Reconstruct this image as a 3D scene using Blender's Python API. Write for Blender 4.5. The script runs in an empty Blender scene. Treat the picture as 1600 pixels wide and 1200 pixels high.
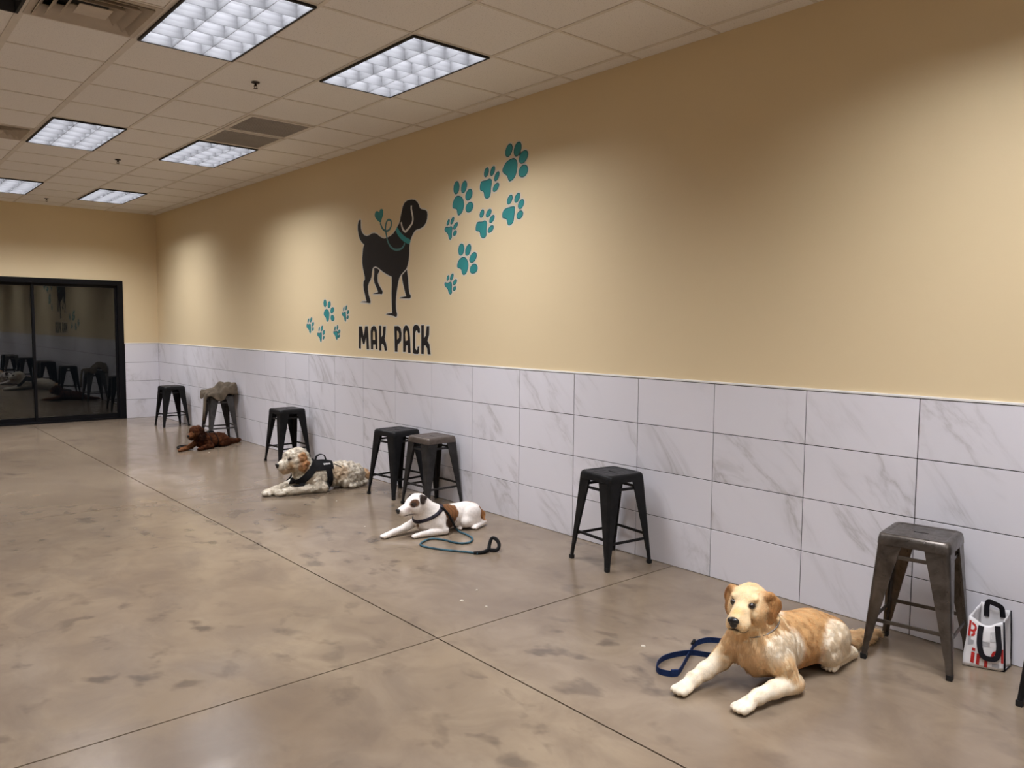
import bpy, bmesh, math, random
import numpy as np
from mathutils import Vector, Matrix
from mathutils.geometry import tessellate_polygon

# ------------------------------------------------------------------ camera, world, exposure
scene = bpy.context.scene
col = scene.collection
random.seed(7)

cam_data = bpy.data.cameras.new('camera')
cam = bpy.data.objects.new('camera', cam_data)
col.objects.link(cam)
cam_data.sensor_width = 36.0
cam_data.lens = 1232.5 / 1600 * 36.0
cam_data.clip_start = 0.05
CAM = Vector((-4.1447, -1.6517, 1.5692))
YAW, PITCH, ROLL = 0.7118, -0.0739, 0.0085
fwd = Vector((math.sin(YAW) * math.cos(PITCH), math.cos(YAW) * math.cos(PITCH), math.sin(PITCH)))
rt = Vector((math.cos(YAW), -math.sin(YAW), 0))
up = rt.cross(fwd)
right = math.cos(ROLL) * rt + math.sin(ROLL) * up
upv = math.cos(ROLL) * up - math.sin(ROLL) * rt
M = Matrix((right, upv, -fwd)).transposed().to_4x4()
M.translation = CAM
cam.matrix_world = M
scene.camera = cam

world = bpy.data.worlds.new('night')
scene.world = world
world.use_nodes = True
world.node_tree.nodes['Background'].inputs[0].default_value = (0.010, 0.011, 0.014, 1)
world.node_tree.nodes['Background'].inputs[1].default_value = 1.0

vs = scene.view_settings
vs.view_transform = 'Standard'
vs.look = 'None'
vs.gamma = 1.0
vs.use_curve_mapping = False
vs.exposure = EXPOSURE = 0.10
LAMP_WATTS = 112.0
scene.cycles.max_bounces = 8
scene.cycles.diffuse_bounces = 5
scene.cycles.glossy_bounces = 4
scene.cycles.transmission_bounces = 4
scene.cycles.transparent_max_bounces = 8
scene.cycles.sample_clamp_indirect = 6.0
scene.cycles.caustics_reflective = False
scene.cycles.caustics_refractive = False

# ------------------------------------------------------------------ helpers
def obj(name, verts, faces, mat=None, parent=None, smooth=False, loc=None):
    me = bpy.data.meshes.new(name)
    me.from_pydata([tuple(v) for v in verts], [], [tuple(f) for f in faces])
    me.update()
    if smooth:
        me.polygons.foreach_set('use_smooth', [True] * len(me.polygons))
    o = bpy.data.objects.new(name, me)
    col.objects.link(o)
    if mat is not None:
        me.materials.append(mat)
    if parent is not None:
        o.parent = parent
    if loc is not None:
        o.location = loc
    return o

def share(name, src, parent=None, loc=(0, 0, 0), rotz=0.0, scale=None):
    o = bpy.data.objects.new(name, src.data)
    col.objects.link(o)
    o.parent = parent
    o.location = loc
    o.rotation_euler = (0, 0, rotz)
    if scale: o.scale = scale
    return o

def empty(name, loc=(0, 0, 0), rotz=0.0):
    o = bpy.data.objects.new(name, None)
    o.empty_display_size = 0.1
    col.objects.link(o)
    o.location = loc
    o.rotation_euler = (0, 0, rotz)
    return o

def tag(o, label, cat, group=None):
    o['label'] = label
    o['category'] = cat
    if group: o['group'] = group
    return o

def struct(o, label=None):
    o['kind'] = 'structure'
    if label: o['label'] = label
    return o

class MB:
    """collects geometry for ONE mesh"""
    def __init__(s): s.v = []; s.f = []
    def add(s, v, f):
        n = len(s.v)
        s.v += [tuple(p) for p in v]
        s.f += [tuple(i + n for i in q) for q in f]
        return s
    def box(s, x0, x1, y0, y1, z0, z1):
        v = [(x0,y0,z0),(x1,y0,z0),(x1,y1,z0),(x0,y1,z0),(x0,y0,z1),(x1,y0,z1),(x1,y1,z1),(x0,y1,z1)]
        return s.add(v, [(0,3,2,1),(4,5,6,7),(0,1,5,4),(1,2,6,5),(2,3,7,6),(3,0,4,7)])
    def loft(s, rings, closed=True, caps=True):
        n = len(rings[0]); v = [p for r in rings for p in r]; f = []
        for i in range(len(rings) - 1):
            for j in range(n if closed else n - 1):
                k = (j + 1) % n
                f.append((i*n+j, i*n+k, (i+1)*n+k, (i+1)*n+j))
        if caps and closed:
            f.append(tuple(reversed(range(n))))
            f.append(tuple((len(rings)-1)*n + j for j in range(n)))
        return s.add(v, f)
    def tube(s, pts, rad, n=8, flat=None, closed=False):
        """round tube (or flat strap: flat=(half width, half thickness)) along points"""
        P = [Vector(p) for p in pts]; m = len(P); rings = []; prev = None
        for i in range(m):
            if closed: t = P[(i+1) % m] - P[i-1]
            else: t = P[min(i+1, m-1)] - P[max(i-1, 0)]
            t.normalize()
            ref = Vector((0,0,1)) if prev is None else prev
            if abs(t.dot(ref)) > .98: ref = Vector((1,0,0)) if abs(t.x) < .9 else Vector((0,1,0))
            a = (ref - t * ref.dot(t)).normalized(); b = t.cross(a); prev = a
            r = rad[i] if isinstance(rad, (list, tuple)) else rad
            if flat:
                w, h = flat
                rings.append([P[i] + b*x + a*y for x, y in ((-w,-h),(w,-h),(w,h),(-w,h))])
            else:
                rings.append([P[i] + (a*math.cos(q) + b*math.sin(q)) * r for q in [2*math.pi*k/n for k in range(n)]])
        if closed: rings.append(rings[0])
        return s.loft(rings, caps=not closed)
    def build(s, name, mat, parent=None, smooth=False, loc=None):
        return obj(name, s.v, s.f, mat, parent, smooth, loc)

def catmull(pts, sub=6, closed=False):
    P = [Vector(p) for p in pts]; n = len(P); out = []
    for i in range(n if closed else n - 1):
        if closed: p0, p1, p2, p3 = P[i-1], P[i], P[(i+1) % n], P[(i+2) % n]
        else: p0, p1, p2, p3 = P[max(i-1,0)], P[i], P[i+1], P[min(i+2,n-1)]
        for k in range(sub):
            t = k / sub
            out.append(0.5*((2*p1)+(p2-p0)*t+(2*p0-5*p1+4*p2-p3)*t*t+(3*p1-p0-3*p2+p3)*t**3))
    if not closed: out.append(P[-1])
    return out

def bevel(o, w, seg=2, angle=0.6):
    m = o.modifiers.new('bevel', 'BEVEL'); m.width = w; m.segments = seg
    m.limit_method = 'ANGLE'; m.angle_limit = angle
    return o

# ------------------------------------------------------------------ materials
def mat(name, base=(.5,.5,.5), rough=.5, metal=0.0, spec=.5, coat=0.0):
    m = bpy.data.materials.new(name); m.use_nodes = True
    b = m.node_tree.nodes['Principled BSDF']
    b.inputs['Base Color'].default_value = (*base, 1)
    b.inputs['Roughness'].default_value = rough
    b.inputs['Metallic'].default_value = metal
    b.inputs['Specular IOR Level'].default_value = spec
    b.inputs['Coat Weight'].default_value = coat
    return m

class NT:
    def __init__(s, m): s.t = m.node_tree; s.b = s.t.nodes['Principled BSDF']
    def n(s, typ, **kw):
        nd = s.t.nodes.new(typ)
        for k, v in kw.items():
            if k in nd.inputs: nd.inputs[k].default_value = v
            else: setattr(nd, k, v)
        return nd
    def l(s, a, b): s.t.links.new(a, b)
    def coord(s, kind='Object', scale=(1,1,1), rot=(0,0,0), loc=(0,0,0)):
        c = s.n('ShaderNodeTexCoord'); mp = s.n('ShaderNodeMapping')
        mp.inputs['Scale'].default_value = scale; mp.inputs['Rotation'].default_value = rot; mp.inputs['Location'].default_value = loc
        s.l(c.outputs[kind], mp.inputs['Vector']); return mp.outputs['Vector']
    def noise(s, vec, scale, detail=4, rough=.55, dist=0.0):
        nd = s.n('ShaderNodeTexNoise'); nd.inputs['Scale'].default_value = scale; nd.inputs['Detail'].default_value = detail
        nd.inputs['Roughness'].default_value = rough; nd.inputs['Distortion'].default_value = dist
        s.l(vec, nd.inputs['Vector']); return nd.outputs['Fac']
    def ramp(s, fac, stops):
        r = s.n('ShaderNodeValToRGB'); e = r.color_ramp.elements
        while len(e) < len(stops): e.new(0.5)
        for q, (p, c) in zip(e, stops):
            q.position = p; q.color = (*c, 1) if len(c) == 3 else c
        s.l(fac, r.inputs['Fac']); return r.outputs['Color']
    def math(s, op, a, b=None, clamp=False):
        nd = s.n('ShaderNodeMath', operation=op); nd.use_clamp = clamp
        for i, x in enumerate((a, b)):
            if x is None: continue
            if isinstance(x, (int, float)): nd.inputs[i].default_value = x
            else: s.l(x, nd.inputs[i])
        return nd.outputs[0]
    def mix(s, fac, a, b, mode='MIX'):
        nd = s.n('ShaderNodeMix', data_type='RGBA', blend_type=mode)
        for sock, x in ((nd.inputs[0], fac), (nd.inputs[6], a), (nd.inputs[7], b)):
            if isinstance(x, (int, float)): sock.default_value = x
            elif isinstance(x, tuple): sock.default_value = (*x, 1) if len(x) == 3 else x
            else: s.l(x, sock)
        return nd.outputs[2]
    def bump(s, h, strength=.2, dist=.01):
        nd = s.n('ShaderNodeBump'); nd.inputs['Strength'].default_value = strength; nd.inputs['Distance'].default_value = dist
        s.l(h, nd.inputs['Height']); s.l(nd.outputs[0], s.b.inputs['Normal'])

def m_paint():
    m = mat('yellow wall paint', (.60,.44,.20), .55, spec=.35); t = NT(m)
    v = t.coord('Object')
    t.l(t.ramp(t.noise(v, .7, 3), [(.3,(.690,.560,.345)),(.7,(.715,.582,.362))]), t.b.inputs['Base Color'])
    t.bump(t.noise(v, 260, 2), .12, .002); return m
def m_marble():
    m = mat('white marble tile', (.6,.6,.62), .30, spec=.45); t = NT(m)
    c = t.n('ShaderNodeTexCoord'); oi = t.n('ShaderNodeObjectInfo')
    sh = t.n('ShaderNodeVectorMath', operation='MULTIPLY_ADD')
    cmb = t.n('ShaderNodeCombineXYZ')
    for i, k in enumerate((37., 91., 53.)):
        t.l(t.math('MULTIPLY', oi.outputs['Random'], k), cmb.inputs[i])
    sh.inputs[1].default_value = (1,1,1)
    t.l(c.outputs['Object'], sh.inputs[0]); t.l(cmb.outputs[0], sh.inputs[2])
    mp = t.n('ShaderNodeMapping'); mp.inputs['Rotation'].default_value = (math.radians(42),0,0)
    t.l(sh.outputs[0], mp.inputs['Vector'])
    mp2 = t.n('ShaderNodeMapping'); mp2.inputs['Scale'].default_value = (1,1,.30)
    t.l(mp.outputs['Vector'], mp2.inputs['Vector']); v = mp2.outputs['Vector']
    n1 = t.noise(v, 3.0, 5, .6, .7)
    ridge = t.math('ABSOLUTE', t.math('SUBTRACT', n1, .5))
    vein = t.ramp(ridge, [(0,(1,1,1)),(.012,(.5,.5,.5)),(.05,(0,0,0))])
    mask = t.ramp(t.noise(v, 2.3, 2), [(.50,(0,0,0)),(.68,(1,1,1))])
    wide = t.ramp(ridge, [(0,(1,1,1)),(.16,(0,0,0))])
    f1 = t.math('MULTIPLY', t.math('MULTIPLY', vein, mask), .50)
    f2 = t.math('MULTIPLY', t.math('MULTIPLY', wide, mask), .20)
    tint = t.mix(oi.outputs['Random'], (.685,.672,.710), (.715,.70,.74))
    cc = t.mix(f2, tint, (.42,.40,.40)); cc = t.mix(f1, cc, (.30,.285,.275))
    t.l(cc, t.b.inputs['Base Color']); return m
def m_concrete():
    m = mat('polished concrete', (.3,.25,.19), .3, spec=.5); t = NT(m)
    v = t.coord('Object'); vs_ = t.coord('Object', rot=(0,0,.5), scale=(1,.75,1))
    big = t.noise(v, .9, 4, .6, .4); mid = t.noise(vs_, 3.6, 5, .62, .6)
    base = t.ramp(big, [(.28,(.160,.118,.083)),(.5,(.216,.164,.114)),(.72,(.258,.200,.140))])
    base = t.mix(t.math('MULTIPLY', t.ramp(mid, [(.40,(0,0,0)),(.66,(1,1,1))]), .55), base, (.132,.097,.070))
    # scuffs and darker paw smudges
    sp = t.ramp(t.noise(vs_, 6.5, 3, .5, .25), [(.57,(0,0,0)),(.70,(1,1,1))])
    spm = t.ramp(t.noise(v, .8, 2), [(.38,(0,0,0)),(.58,(1,1,1))])
    base = t.mix(t.math('MULTIPLY', t.math('MULTIPLY', sp, spm), .70), base, (.070,.054,.043))
    lt = t.ramp(t.noise(v, 1.7, 4, .55, .6), [(.50,(0,0,0)),(.85,(1,1,1))])
    base = t.mix(t.math('MULTIPLY', lt, .20), base, (.34,.28,.21))
    t.l(base, t.b.inputs['Base Color'])
    t.l(t.ramp(mid, [(.3,(.13,.13,.13)),(.7,(.26,.26,.26))]), t.b.inputs['Roughness'])
    t.bump(t.noise(v, 9, 4), .035, .004); return m
def m_ceiling():
    m = mat('acoustic ceiling panel', (.62,.57,.50), .9, spec=.2); t = NT(m)
    v = t.coord('Object'); oi = t.n('ShaderNodeObjectInfo')
    sp = t.ramp(t.noise(v, 120, 3, .7), [(.34,(.55,.52,.49)),(.42,(.80,.77,.73)),(1,(.82,.79,.75))])
    t.l(t.mix(t.math('MULTIPLY', oi.outputs['Random'], .12), sp, (.66,.62,.56)), t.b.inputs['Base Color'])
    t.bump(t.noise(v, 150, 3, .7), .25, .003); return m
def m_metal(name, c, rough, wear=.0, metal=.85, spec=.5):
    m = mat(name, c, rough, metal, spec); t = NT(m); v = t.coord('Object')
    n = t.noise(v, 9, 5, .65, .8)
    lo = tuple(x*.72 for x in c); hi = tuple(min(1, x*1.35 + wear*.05) for x in c)
    t.l(t.ramp(n, [(.3, lo),(.7, hi)]), t.b.inputs['Base Color'])
    t.l(t.ramp(t.noise(v, 30, 3), [(.3,(rough*.8,)*3),(.7,(min(1,rough*1.25),)*3)]), t.b.inputs['Roughness'])
    return m
def m_cloth(name, c, rough=.85, scale=220, var=.25):
    m = mat(name, c, rough, spec=.12); t = NT(m); v = t.coord('Object')
    t.l(t.ramp(t.noise(v, scale*.1, 4), [(.3, tuple(x*(1-var) for x in c)),(.7, tuple(min(1,x*(1+var)) for x in c))]), t.b.inputs['Base Color'])
    t.bump(t.noise(v, scale, 2), .3, .002); return m
def m_paintflat(name, c, rough=.5, spec=.3):
    m = mat(name, c, rough, spec=spec); t = NT(m); v = t.coord('Object')
    t.l(t.ramp(t.noise(v, 6, 3), [(.3, tuple(x*.93 for x in c)),(.7, tuple(min(1,x*1.07) for x in c))]), t.b.inputs['Base Color']); return m
def m_glass():
    m = bpy.data.materials.new('dark door glass'); m.use_nodes = True; t = m.node_tree
    t.nodes.remove(t.nodes['Principled BSDF']); out = t.nodes['Material Output']
    tr = t.nodes.new('ShaderNodeBsdfTransparent'); tr.inputs[0].default_value = (.45,.48,.47,1)
    gl = t.nodes.new('ShaderNodeBsdfGlossy'); gl.inputs['Roughness'].default_value = .012; gl.inputs[0].default_value = (1,1,1,1)
    fr = t.nodes.new('ShaderNodeFresnel'); fr.inputs['IOR'].default_value = 1.75
    mx = t.nodes.new('ShaderNodeMixShader')
    t.links.new(fr.outputs[0], mx.inputs[0]); t.links.new(tr.outputs[0], mx.inputs[1]); t.links.new(gl.outputs[0], mx.inputs[2])
    t.links.new(mx.outputs[0], out.inputs[0]); return m
PAINT, MARBLE, CONCRETE, CEIL = m_paint(), m_marble(), m_concrete(), m_ceiling()
TEE = m_paintflat('ceiling tee paint', (.66,.61,.54), .6)
GROUT = m_paintflat('dark grout', (.022,.019,.017), .9)
WHITE = m_paintflat('white trim', (.78,.77,.75), .4)
BLACKAL = m_paintflat('black aluminium', (.006,.006,.007), .4, .12)
GLASS = m_glass()

# ------------------------------------------------------------------ room shell
XL, YF, YB, H = -7.6, -6.0, 12.2, 3.333          # left wall, front wall, back wall, ceiling height
# floor: polished slabs between saw cuts
floor = struct(MB().box(XL, 0, YF, YB, -.20, -.012).build('floor', GROUT))
xc = [XL, -5.92, -1.9, 0]; yc = [YF, -2.5, 1.506, 5.53, YB]
for i in range(3):
    for j in range(4):
        g = .0045
        MB().box(xc[i] + (g if i else 0), xc[i+1] - (g if i < 2 else 0), yc[j] + (g if j else 0), yc[j+1] - (g if j < 3 else 0), -.012, 0).build('concrete_slab', CONCRETE, floor)
struct(MB().box(XL-1, 1, YB+.14, YB+5, -.22, -.05).build('ground_outside', CONCRETE), 'dark concrete outside the glass door')
wall_right = struct(MB().box(0, .15, YF-.15, YB+.15, -.2, H+.3).build('wall_right', PAINT))
wall_left = struct(MB().box(XL-.15, XL, YF-.15, YB+.15, -.2, H+.3).build('wall_left', PAINT))
wall_front = struct(MB().box(XL, 0, YF-.15, YF, -.2, H+.3).build('wall_front', PAINT))
DX0, DX1, DZ = -4.32, -.54, 2.235                 # glazed opening in the back wall
wall_back = struct(MB().box(DX1, 0, YB, YB+.15, -.2, H+.3).box(XL, DX0, YB, YB+.15, -.2, H+.3).box(DX0, DX1, YB, YB+.15, DZ, H+.3).build('wall_back', PAINT))
# marble wainscot tiles 0.61 x 0.305, four courses, on grout
TH = .009
MB().box(-.004, 0, YF, YB, 0, 1.222).build('grout_bed', GROUT, wall_right)
g = .0024
tile0 = None
for c in range(-10, 20):
    y0 = c*.61; y1 = y0 + .61
    if y0 < YF: continue
    for r in range(4):
        if tile0 is None:
            tile0 = bevel(MB().box(-TH, -.002, -.305+g, .305-g, -.1525+g, .1525-g).build('marble_tile', MARBLE, wall_right, loc=(0, y0+.305, r*.305+.1525)), .001, 1)
        else:
            t = share('marble_tile', tile0, wall_right, (0, y0+.305, r*.305+.1525))
            m_ = t.modifiers.new('bevel', 'BEVEL'); m_.width = .001; m_.segments = 1
MB().box(DX1, 0, YB-.004, YB, 0, 1.222).build('grout_bed', GROUT, wall_back)
for r in range(4):
    t = MB().box(-.26+g, .26-g, -TH, -.002, -.1525+g, .1525-g).build('marble_tile', MARBLE, wall_back, loc=(-.27, YB, r*.305+.1525))
# left and front walls carry the same wainscot (behind and beside the camera)
for nm, p in (('left', (XL, XL+TH, YF, YB, 0, 1.22)), ('front', (XL, 0, YF, YF+TH, 0, 1.22))):
    struct(MB().box(*p).build('trim_wainscot_'+nm, MARBLE))
struct(bevel(MB().box(-.012, 0, YF, YB-.012, 1.2215, 1.234).build('trim_1', WHITE), .002), 'slim white edge strip along the top of the marble tiles')
struct(bevel(MB().box(DX1, 0, YB-.012, YB, 1.2215, 1.234).build('trim_2', WHITE), .002), 'short white edge strip above the tiles beside the glass door')

# sliding glass door in the back wall
door = struct(MB().box(DX1-.085, DX1, YB-.02, YB+.12, 0, DZ).box(DX0, DX0+.085, YB-.02, YB+.12, 0, DZ).box(DX0+.085, DX1-.085, YB-.02, YB+.12, DZ-.075, DZ)
    .box(DX0+.085, DX1-.085, YB-.02, YB+.12, 0, .03).build('door_1', BLACKAL), 'black framed sliding glass door in the far wall')
for x0, x1, yy in ((-1.815, DX1-.085, YB+.03), (-3.09, -1.785, YB+.065), (DX0+.085, -3.06, YB+.03)):
    w = .032
    MB().box(x0, x1, yy, yy+.03, .03, .095).box(x0, x1, yy, yy+.03, DZ-.12, DZ-.075).box(x0, x0+w, yy, yy+.03, .095, DZ-.12).box(x1-w, x1, yy, yy+.03, .095, DZ-.12).build('sash', BLACKAL, door)
    MB().box(x0+w, x1-w, yy+.012, yy+.018, .095, DZ-.12).build('pane', GLASS, door)

# ceiling: suspended grid of 0.62 m panels
G = .62
gx = [0, -.15] + [-.15 - G*k for k in range(1, 13)]; gx = [x for x in gx if x > XL] + [XL]
gy = [1.872 + G*k for k in range(-13, 17)]; gy = [YF] + [y for y in gy if YF < y < YB - .1] + [YB]
ceiling = struct(MB().box(XL, 0, YF, YB, H+.16, H+.3).build('ceiling', CEIL))
LIT_X = (-1.39, -2.63); ROWS = (-4.948, -1.228, 2.492, 6.212, 9.932)
fix = {}                                           # (ix, iy) cells taken by fixtures
def cell(x, y):
    return (min(range(len(gx)), key=lambda i: abs(gx[i]-x)), min(range(len(gy)), key=lambda i: abs(gy[i]-y)))
taken = set()
LIGHTS = [(x, y, True) for y in ROWS for x in LIT_X] + [(-3.87, 2.492, False)] + [(-5.11, y, True) for y in ROWS]  # left column: unseen lamps added as fill for the lower tiles
for x, y, lit in LIGHTS:
    a, b = cell(x, y); taken |= {(a-1, b), (a-1, b+1)}     # gx runs downwards: panel i spans gx[i+1]..gx[i]
for x, y in ((-1.39, 4.972), (-1.39, 5.592), (-3.25, 3.112), (-3.25, 6.832)):
    a, b = cell(x, y); taken.add((a-1, b))
pan = {}
rest = MB()
for i in range(len(gx)-1):
    for j in range(len(gy)-1):
        if (i, j) in taken: continue
        x0, x1, y0, y1 = gx[i+1], gx[i], gy[j], gy[j+1]
        cx, cy, w, d = (x0+x1)/2, (y0+y1)/2, x1-x0, y1-y0
        if x0 < -4.6 or y1 < -.7:
            rest.box(x0+.002, x1-.002, y0+.002, y1-.002, H+.005, H+.02); continue
        key = (round(w, 3), round(d, 3))
        if key not in pan:
            pan[key] = MB().box(-w/2+.002, w/2-.002, -d/2+.002, d/2-.002, 0, .015).build('ceiling_panel', CEIL, ceiling, loc=(cx, cy, H+.005))
        else: share('ceiling_panel', pan[key], ceiling, (cx, cy, H+.005))
rp = rest.build('ceiling_panels_behind', CEIL, ceiling); rp['kind'] = 'stuff'
for x in gx[1:-1]:
    w = .021 if any(abs(x - q) < .02 for q in (-2.63, -3.25)) else .012
    MB().box(x-w, x+w, YF, YB, H, H+.006).build('ceiling_runner', TEE, ceiling)
for y in gy[1:-1]:
    for i in range(len(gx)-1):                      # cross tees run between the runners, not through the fixtures
        j = gy.index(y)
        if (i, j) in taken and (i, j-1) in taken and abs((y-1.872)/G % 6 - 2) < .1: continue
        if not (gx[i+1] < -4.6 or y < -.7):
            MB().box(gx[i+1]+.012, gx[i]-.012, y-.0105, y+.0105, H+.001, H+.006).build('cross_tee', TEE, ceiling)

# fluorescent troffers with parabolic louvres
LOUV = mat('louvre darkened against glow', (.050,.050,.052), .45, 0, .1)  # base colour darkened to hold down lamp glow on the bright blades
TROF = m_paintflat('troffer black edge', (.012,.011,.010), .6)
REFL = m_paintflat('white reflector', (.86,.86,.86), .5)
OFFLAMP = m_paintflat('unlit lamp', (.10,.11,.095), .4)
def louvre_blade(L, axis):
    """one wedge blade with concave sides, narrow lower edge"""
    prof = [(-.0015, 0), (.0015, 0), (.003, .03), (.008, .06), (.018, .088), (-.018, .088), (-.008, .06), (-.003, .03)]
    if axis == 'x': rings = [[(s*L/2, a, z) for a, z in prof] for s in (-1, 1)]
    else: rings = [[(a, s*L/2, z) for a, z in prof] for s in (1, -1)]
    return rings
def ltube(parent, x, lit, mt):
    return MB().tube([(x, -.56, .085), (x, .56, .085)], .0125, 8).build('lamp_tube', mt, parent, True)
LW, LL = .572, 1.192
proto = {}
where = {-4.948: 'rearmost out-of-view', -1.228: 'overhead out-of-view', 2.492: 'nearest', 6.212: 'middle', 9.932: 'farthest'}
for x, y, lit in LIGHTS:
    side = 'beside the marble-tiled wall' if x == -1.39 else ('in the row nearer the air diffusers' if x == -2.63 else 'in the unseen left column added for fill light')
    r = empty('ceiling_light', (x + .31, y + .62, H))
    tag(r, ('%s lit louvred ceiling troffer %s' % (where[y], side)) if lit else 'unlit louvred ceiling troffer at the left beside the square air diffuser', 'ceiling light', 'louvred ceiling lights')
    if 'frame' not in proto:
        a, b = .31-.010, .62-.010
        f = MB()
        for s in (-1, 1):
            f.box(min(s*a, s*LW/2), max(s*a, s*LW/2), -b, b, -.012, .10); f.box(-LW/2, LW/2, min(s*b, s*LL/2), max(s*b, s*LL/2), -.012, .10)
        proto['frame'] = f.build('trim_frame', TROF, r)
        proto['hood'] = MB().box(-LW/2, LW/2, -LL/2, LL/2, .125, .132).box(-LW/2, -LW/2+.004, -LL/2, LL/2, .064, .125).box(LW/2-.004, LW/2, -LL/2, LL/2, .064, .125).box(-LW/2+.004, LW/2-.004, -LL/2, -LL/2+.004, .064, .125).box(-LW/2+.004, LW/2-.004, LL/2-.004, LL/2, .064, .125).build('reflector', REFL, r)
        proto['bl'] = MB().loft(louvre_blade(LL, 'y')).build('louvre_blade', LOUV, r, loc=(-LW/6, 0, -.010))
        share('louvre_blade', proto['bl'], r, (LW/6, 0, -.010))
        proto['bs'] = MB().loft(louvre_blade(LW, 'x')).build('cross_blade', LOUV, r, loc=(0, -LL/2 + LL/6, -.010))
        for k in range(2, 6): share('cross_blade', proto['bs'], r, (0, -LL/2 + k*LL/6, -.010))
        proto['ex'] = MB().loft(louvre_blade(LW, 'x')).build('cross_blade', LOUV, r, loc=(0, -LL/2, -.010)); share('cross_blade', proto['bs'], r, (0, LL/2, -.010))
    else:
        share('trim_frame', proto['frame'], r); share('reflector', proto['hood'], r)
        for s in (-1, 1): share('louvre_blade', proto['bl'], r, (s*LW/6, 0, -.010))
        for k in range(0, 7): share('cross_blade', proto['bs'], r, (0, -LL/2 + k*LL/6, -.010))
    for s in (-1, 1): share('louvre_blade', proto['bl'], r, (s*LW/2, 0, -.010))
    if lit:
        ld = bpy.data.lights.new('lamp', 'AREA'); ld.shape = 'RECTANGLE'; ld.size = LW - .02; ld.size_y = LL - .02
        ld.energy = LAMP_WATTS; ld.color = (.975, .985, 1.05)
        lo = bpy.data.objects.new('lamp', ld); col.objects.link(lo); lo.parent = r; lo.location = (0, 0, .118)
    else:
        for k in (-1, 0, 1): ltube(r, k*LW/3, lit, OFFLAMP)

# return-air grilles (egg-crate) and supply diffusers
GRILLE = m_paintflat('grey grille', (.34,.31,.275), .6)
DARKIN = m_paintflat('grille dark inside', (.05,.045,.04), .8)
for k, (x, y) in enumerate(((-1.39, 4.972), (-1.39, 5.592))):
    r = empty('return_air_grille', (x+.31, y+.31, H))
    tag(r, 'grey perforated return-air grille in the ceiling, the one %s' % ('further from the lit troffer behind it', 'touching the lit troffer')[k], 'air grille', 'return-air grilles')
    f = MB(); a, b = .298, .265
    f.box(-a, a, -a, -b, -.006, .004).box(-a, a, b, a, -.006, .004).box(-a, -b, -b, b, -.006, .004).box(b, a, -b, b, -.006, .004)
    f.build('grille_frame', TEE, r)
    MB().box(-b, b, -b, b, .016, .03).build('backing', DARKIN, r)
    n = 26
    for ax in (0, 1):
        gm = MB()
        for i in range(n):
            p = -b + (i+.5)*2*b/n
            if ax == 0: gm.box(p-.0035, p+.0035, -b, b, -.001, .010)
            else: gm.box(-b, b, p-.0035, p+.0035, -.0015, .0095)
        o = gm.build('fine_bars', GRILLE, r); o['kind'] = 'stuff'
DIFF = m_paintflat('diffuser cream paint', (.50,.43,.35), .45)
for k, (x, y) in enumerate(((-3.25, 3.112), (-3.25, 6.832))):
    r = empty('air_diffuser', (x+.31, y+.31, H))
    tag(r, 'square louvred supply air diffuser, the %s of the two' % ('larger nearer', 'smaller farther')[k], 'air diffuser', 'supply diffusers')
    def ring(a0, z0, a1, z1, t=.004):
        m_ = MB()
        c = lambda a, z: [(-a,-a,z),(a,-a,z),(a,a,z),(-a,a,z)]
        v = c(a0, z0) + c(a1, z1) + c(a0, z0+t) + c(a1, z1+t)
        f = []
        for i in range(4):
            j = (i+1) % 4
            f += [(i, i+4, j+4, j), (i+8, j+8, j+12, i+12), (i, j, j+8, i+8), (i+4, i+12, j+12, j+4)]
        return m_.add(v, f)
    ring(.298, -.002, .262, -.002, .006).build('diffuser_frame', DIFF, r)
    for a0, a1 in ((.262, .215), (.205, .155), (.14, .095)):
        ring(a0, -.012 + (.262-a0)*.02, a1, .045).build('cone_vane', DIFF, r)
    MB().box(-.085, .085, -.085, .085, -.006, -.002).build('centre_plate', DIFF, r)
    MB().box(-.29, .29, -.29, .29, .085, .09).build('duct_plate', DARKIN, r)
# sprinklers
BRASS = m_metal('dark bronze', (.06,.045,.035), .4)
for k, (x, y) in enumerate(((-1.705, 4.09), (-1.70, 7.78), (-1.72, 11.42))):
    r = empty('sprinkler', (x, y, H)); r.scale = (.8, .8, .62)
    tag(r, 'small dark pendant fire sprinkler, %s of the three on the ceiling' % ('nearest', 'middle one', 'farthest')[k], 'sprinkler', 'ceiling sprinklers')
    c = lambda R, z, n=16: [(R*math.cos(2*math.pi*i/n), R*math.sin(2*math.pi*i/n), z) for i in range(n)]
    MB().loft([c(.038, 0), c(.036, -.006), c(.016, -.012)][::-1]).build('escutcheon', BRASS, r, True)
    MB().loft([c(.010, -.008), c(.010, -.03), c(.014, -.032), c(.014, -.04)][::-1]).build('body', BRASS, r, True)
    MB().tube([(-.012,0,-.036),(-.014,0,-.05),(0,0,-.066)], .003, 6).tube([(.012,0,-.036),(.014,0,-.05),(0,0,-.066)], .003, 6).build('yoke', BRASS, r, True)
    MB().loft([c(.02, -.066), c(.019, -.069), c(.004, -.069)][::-1]).build('deflector', BRASS, r)

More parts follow.
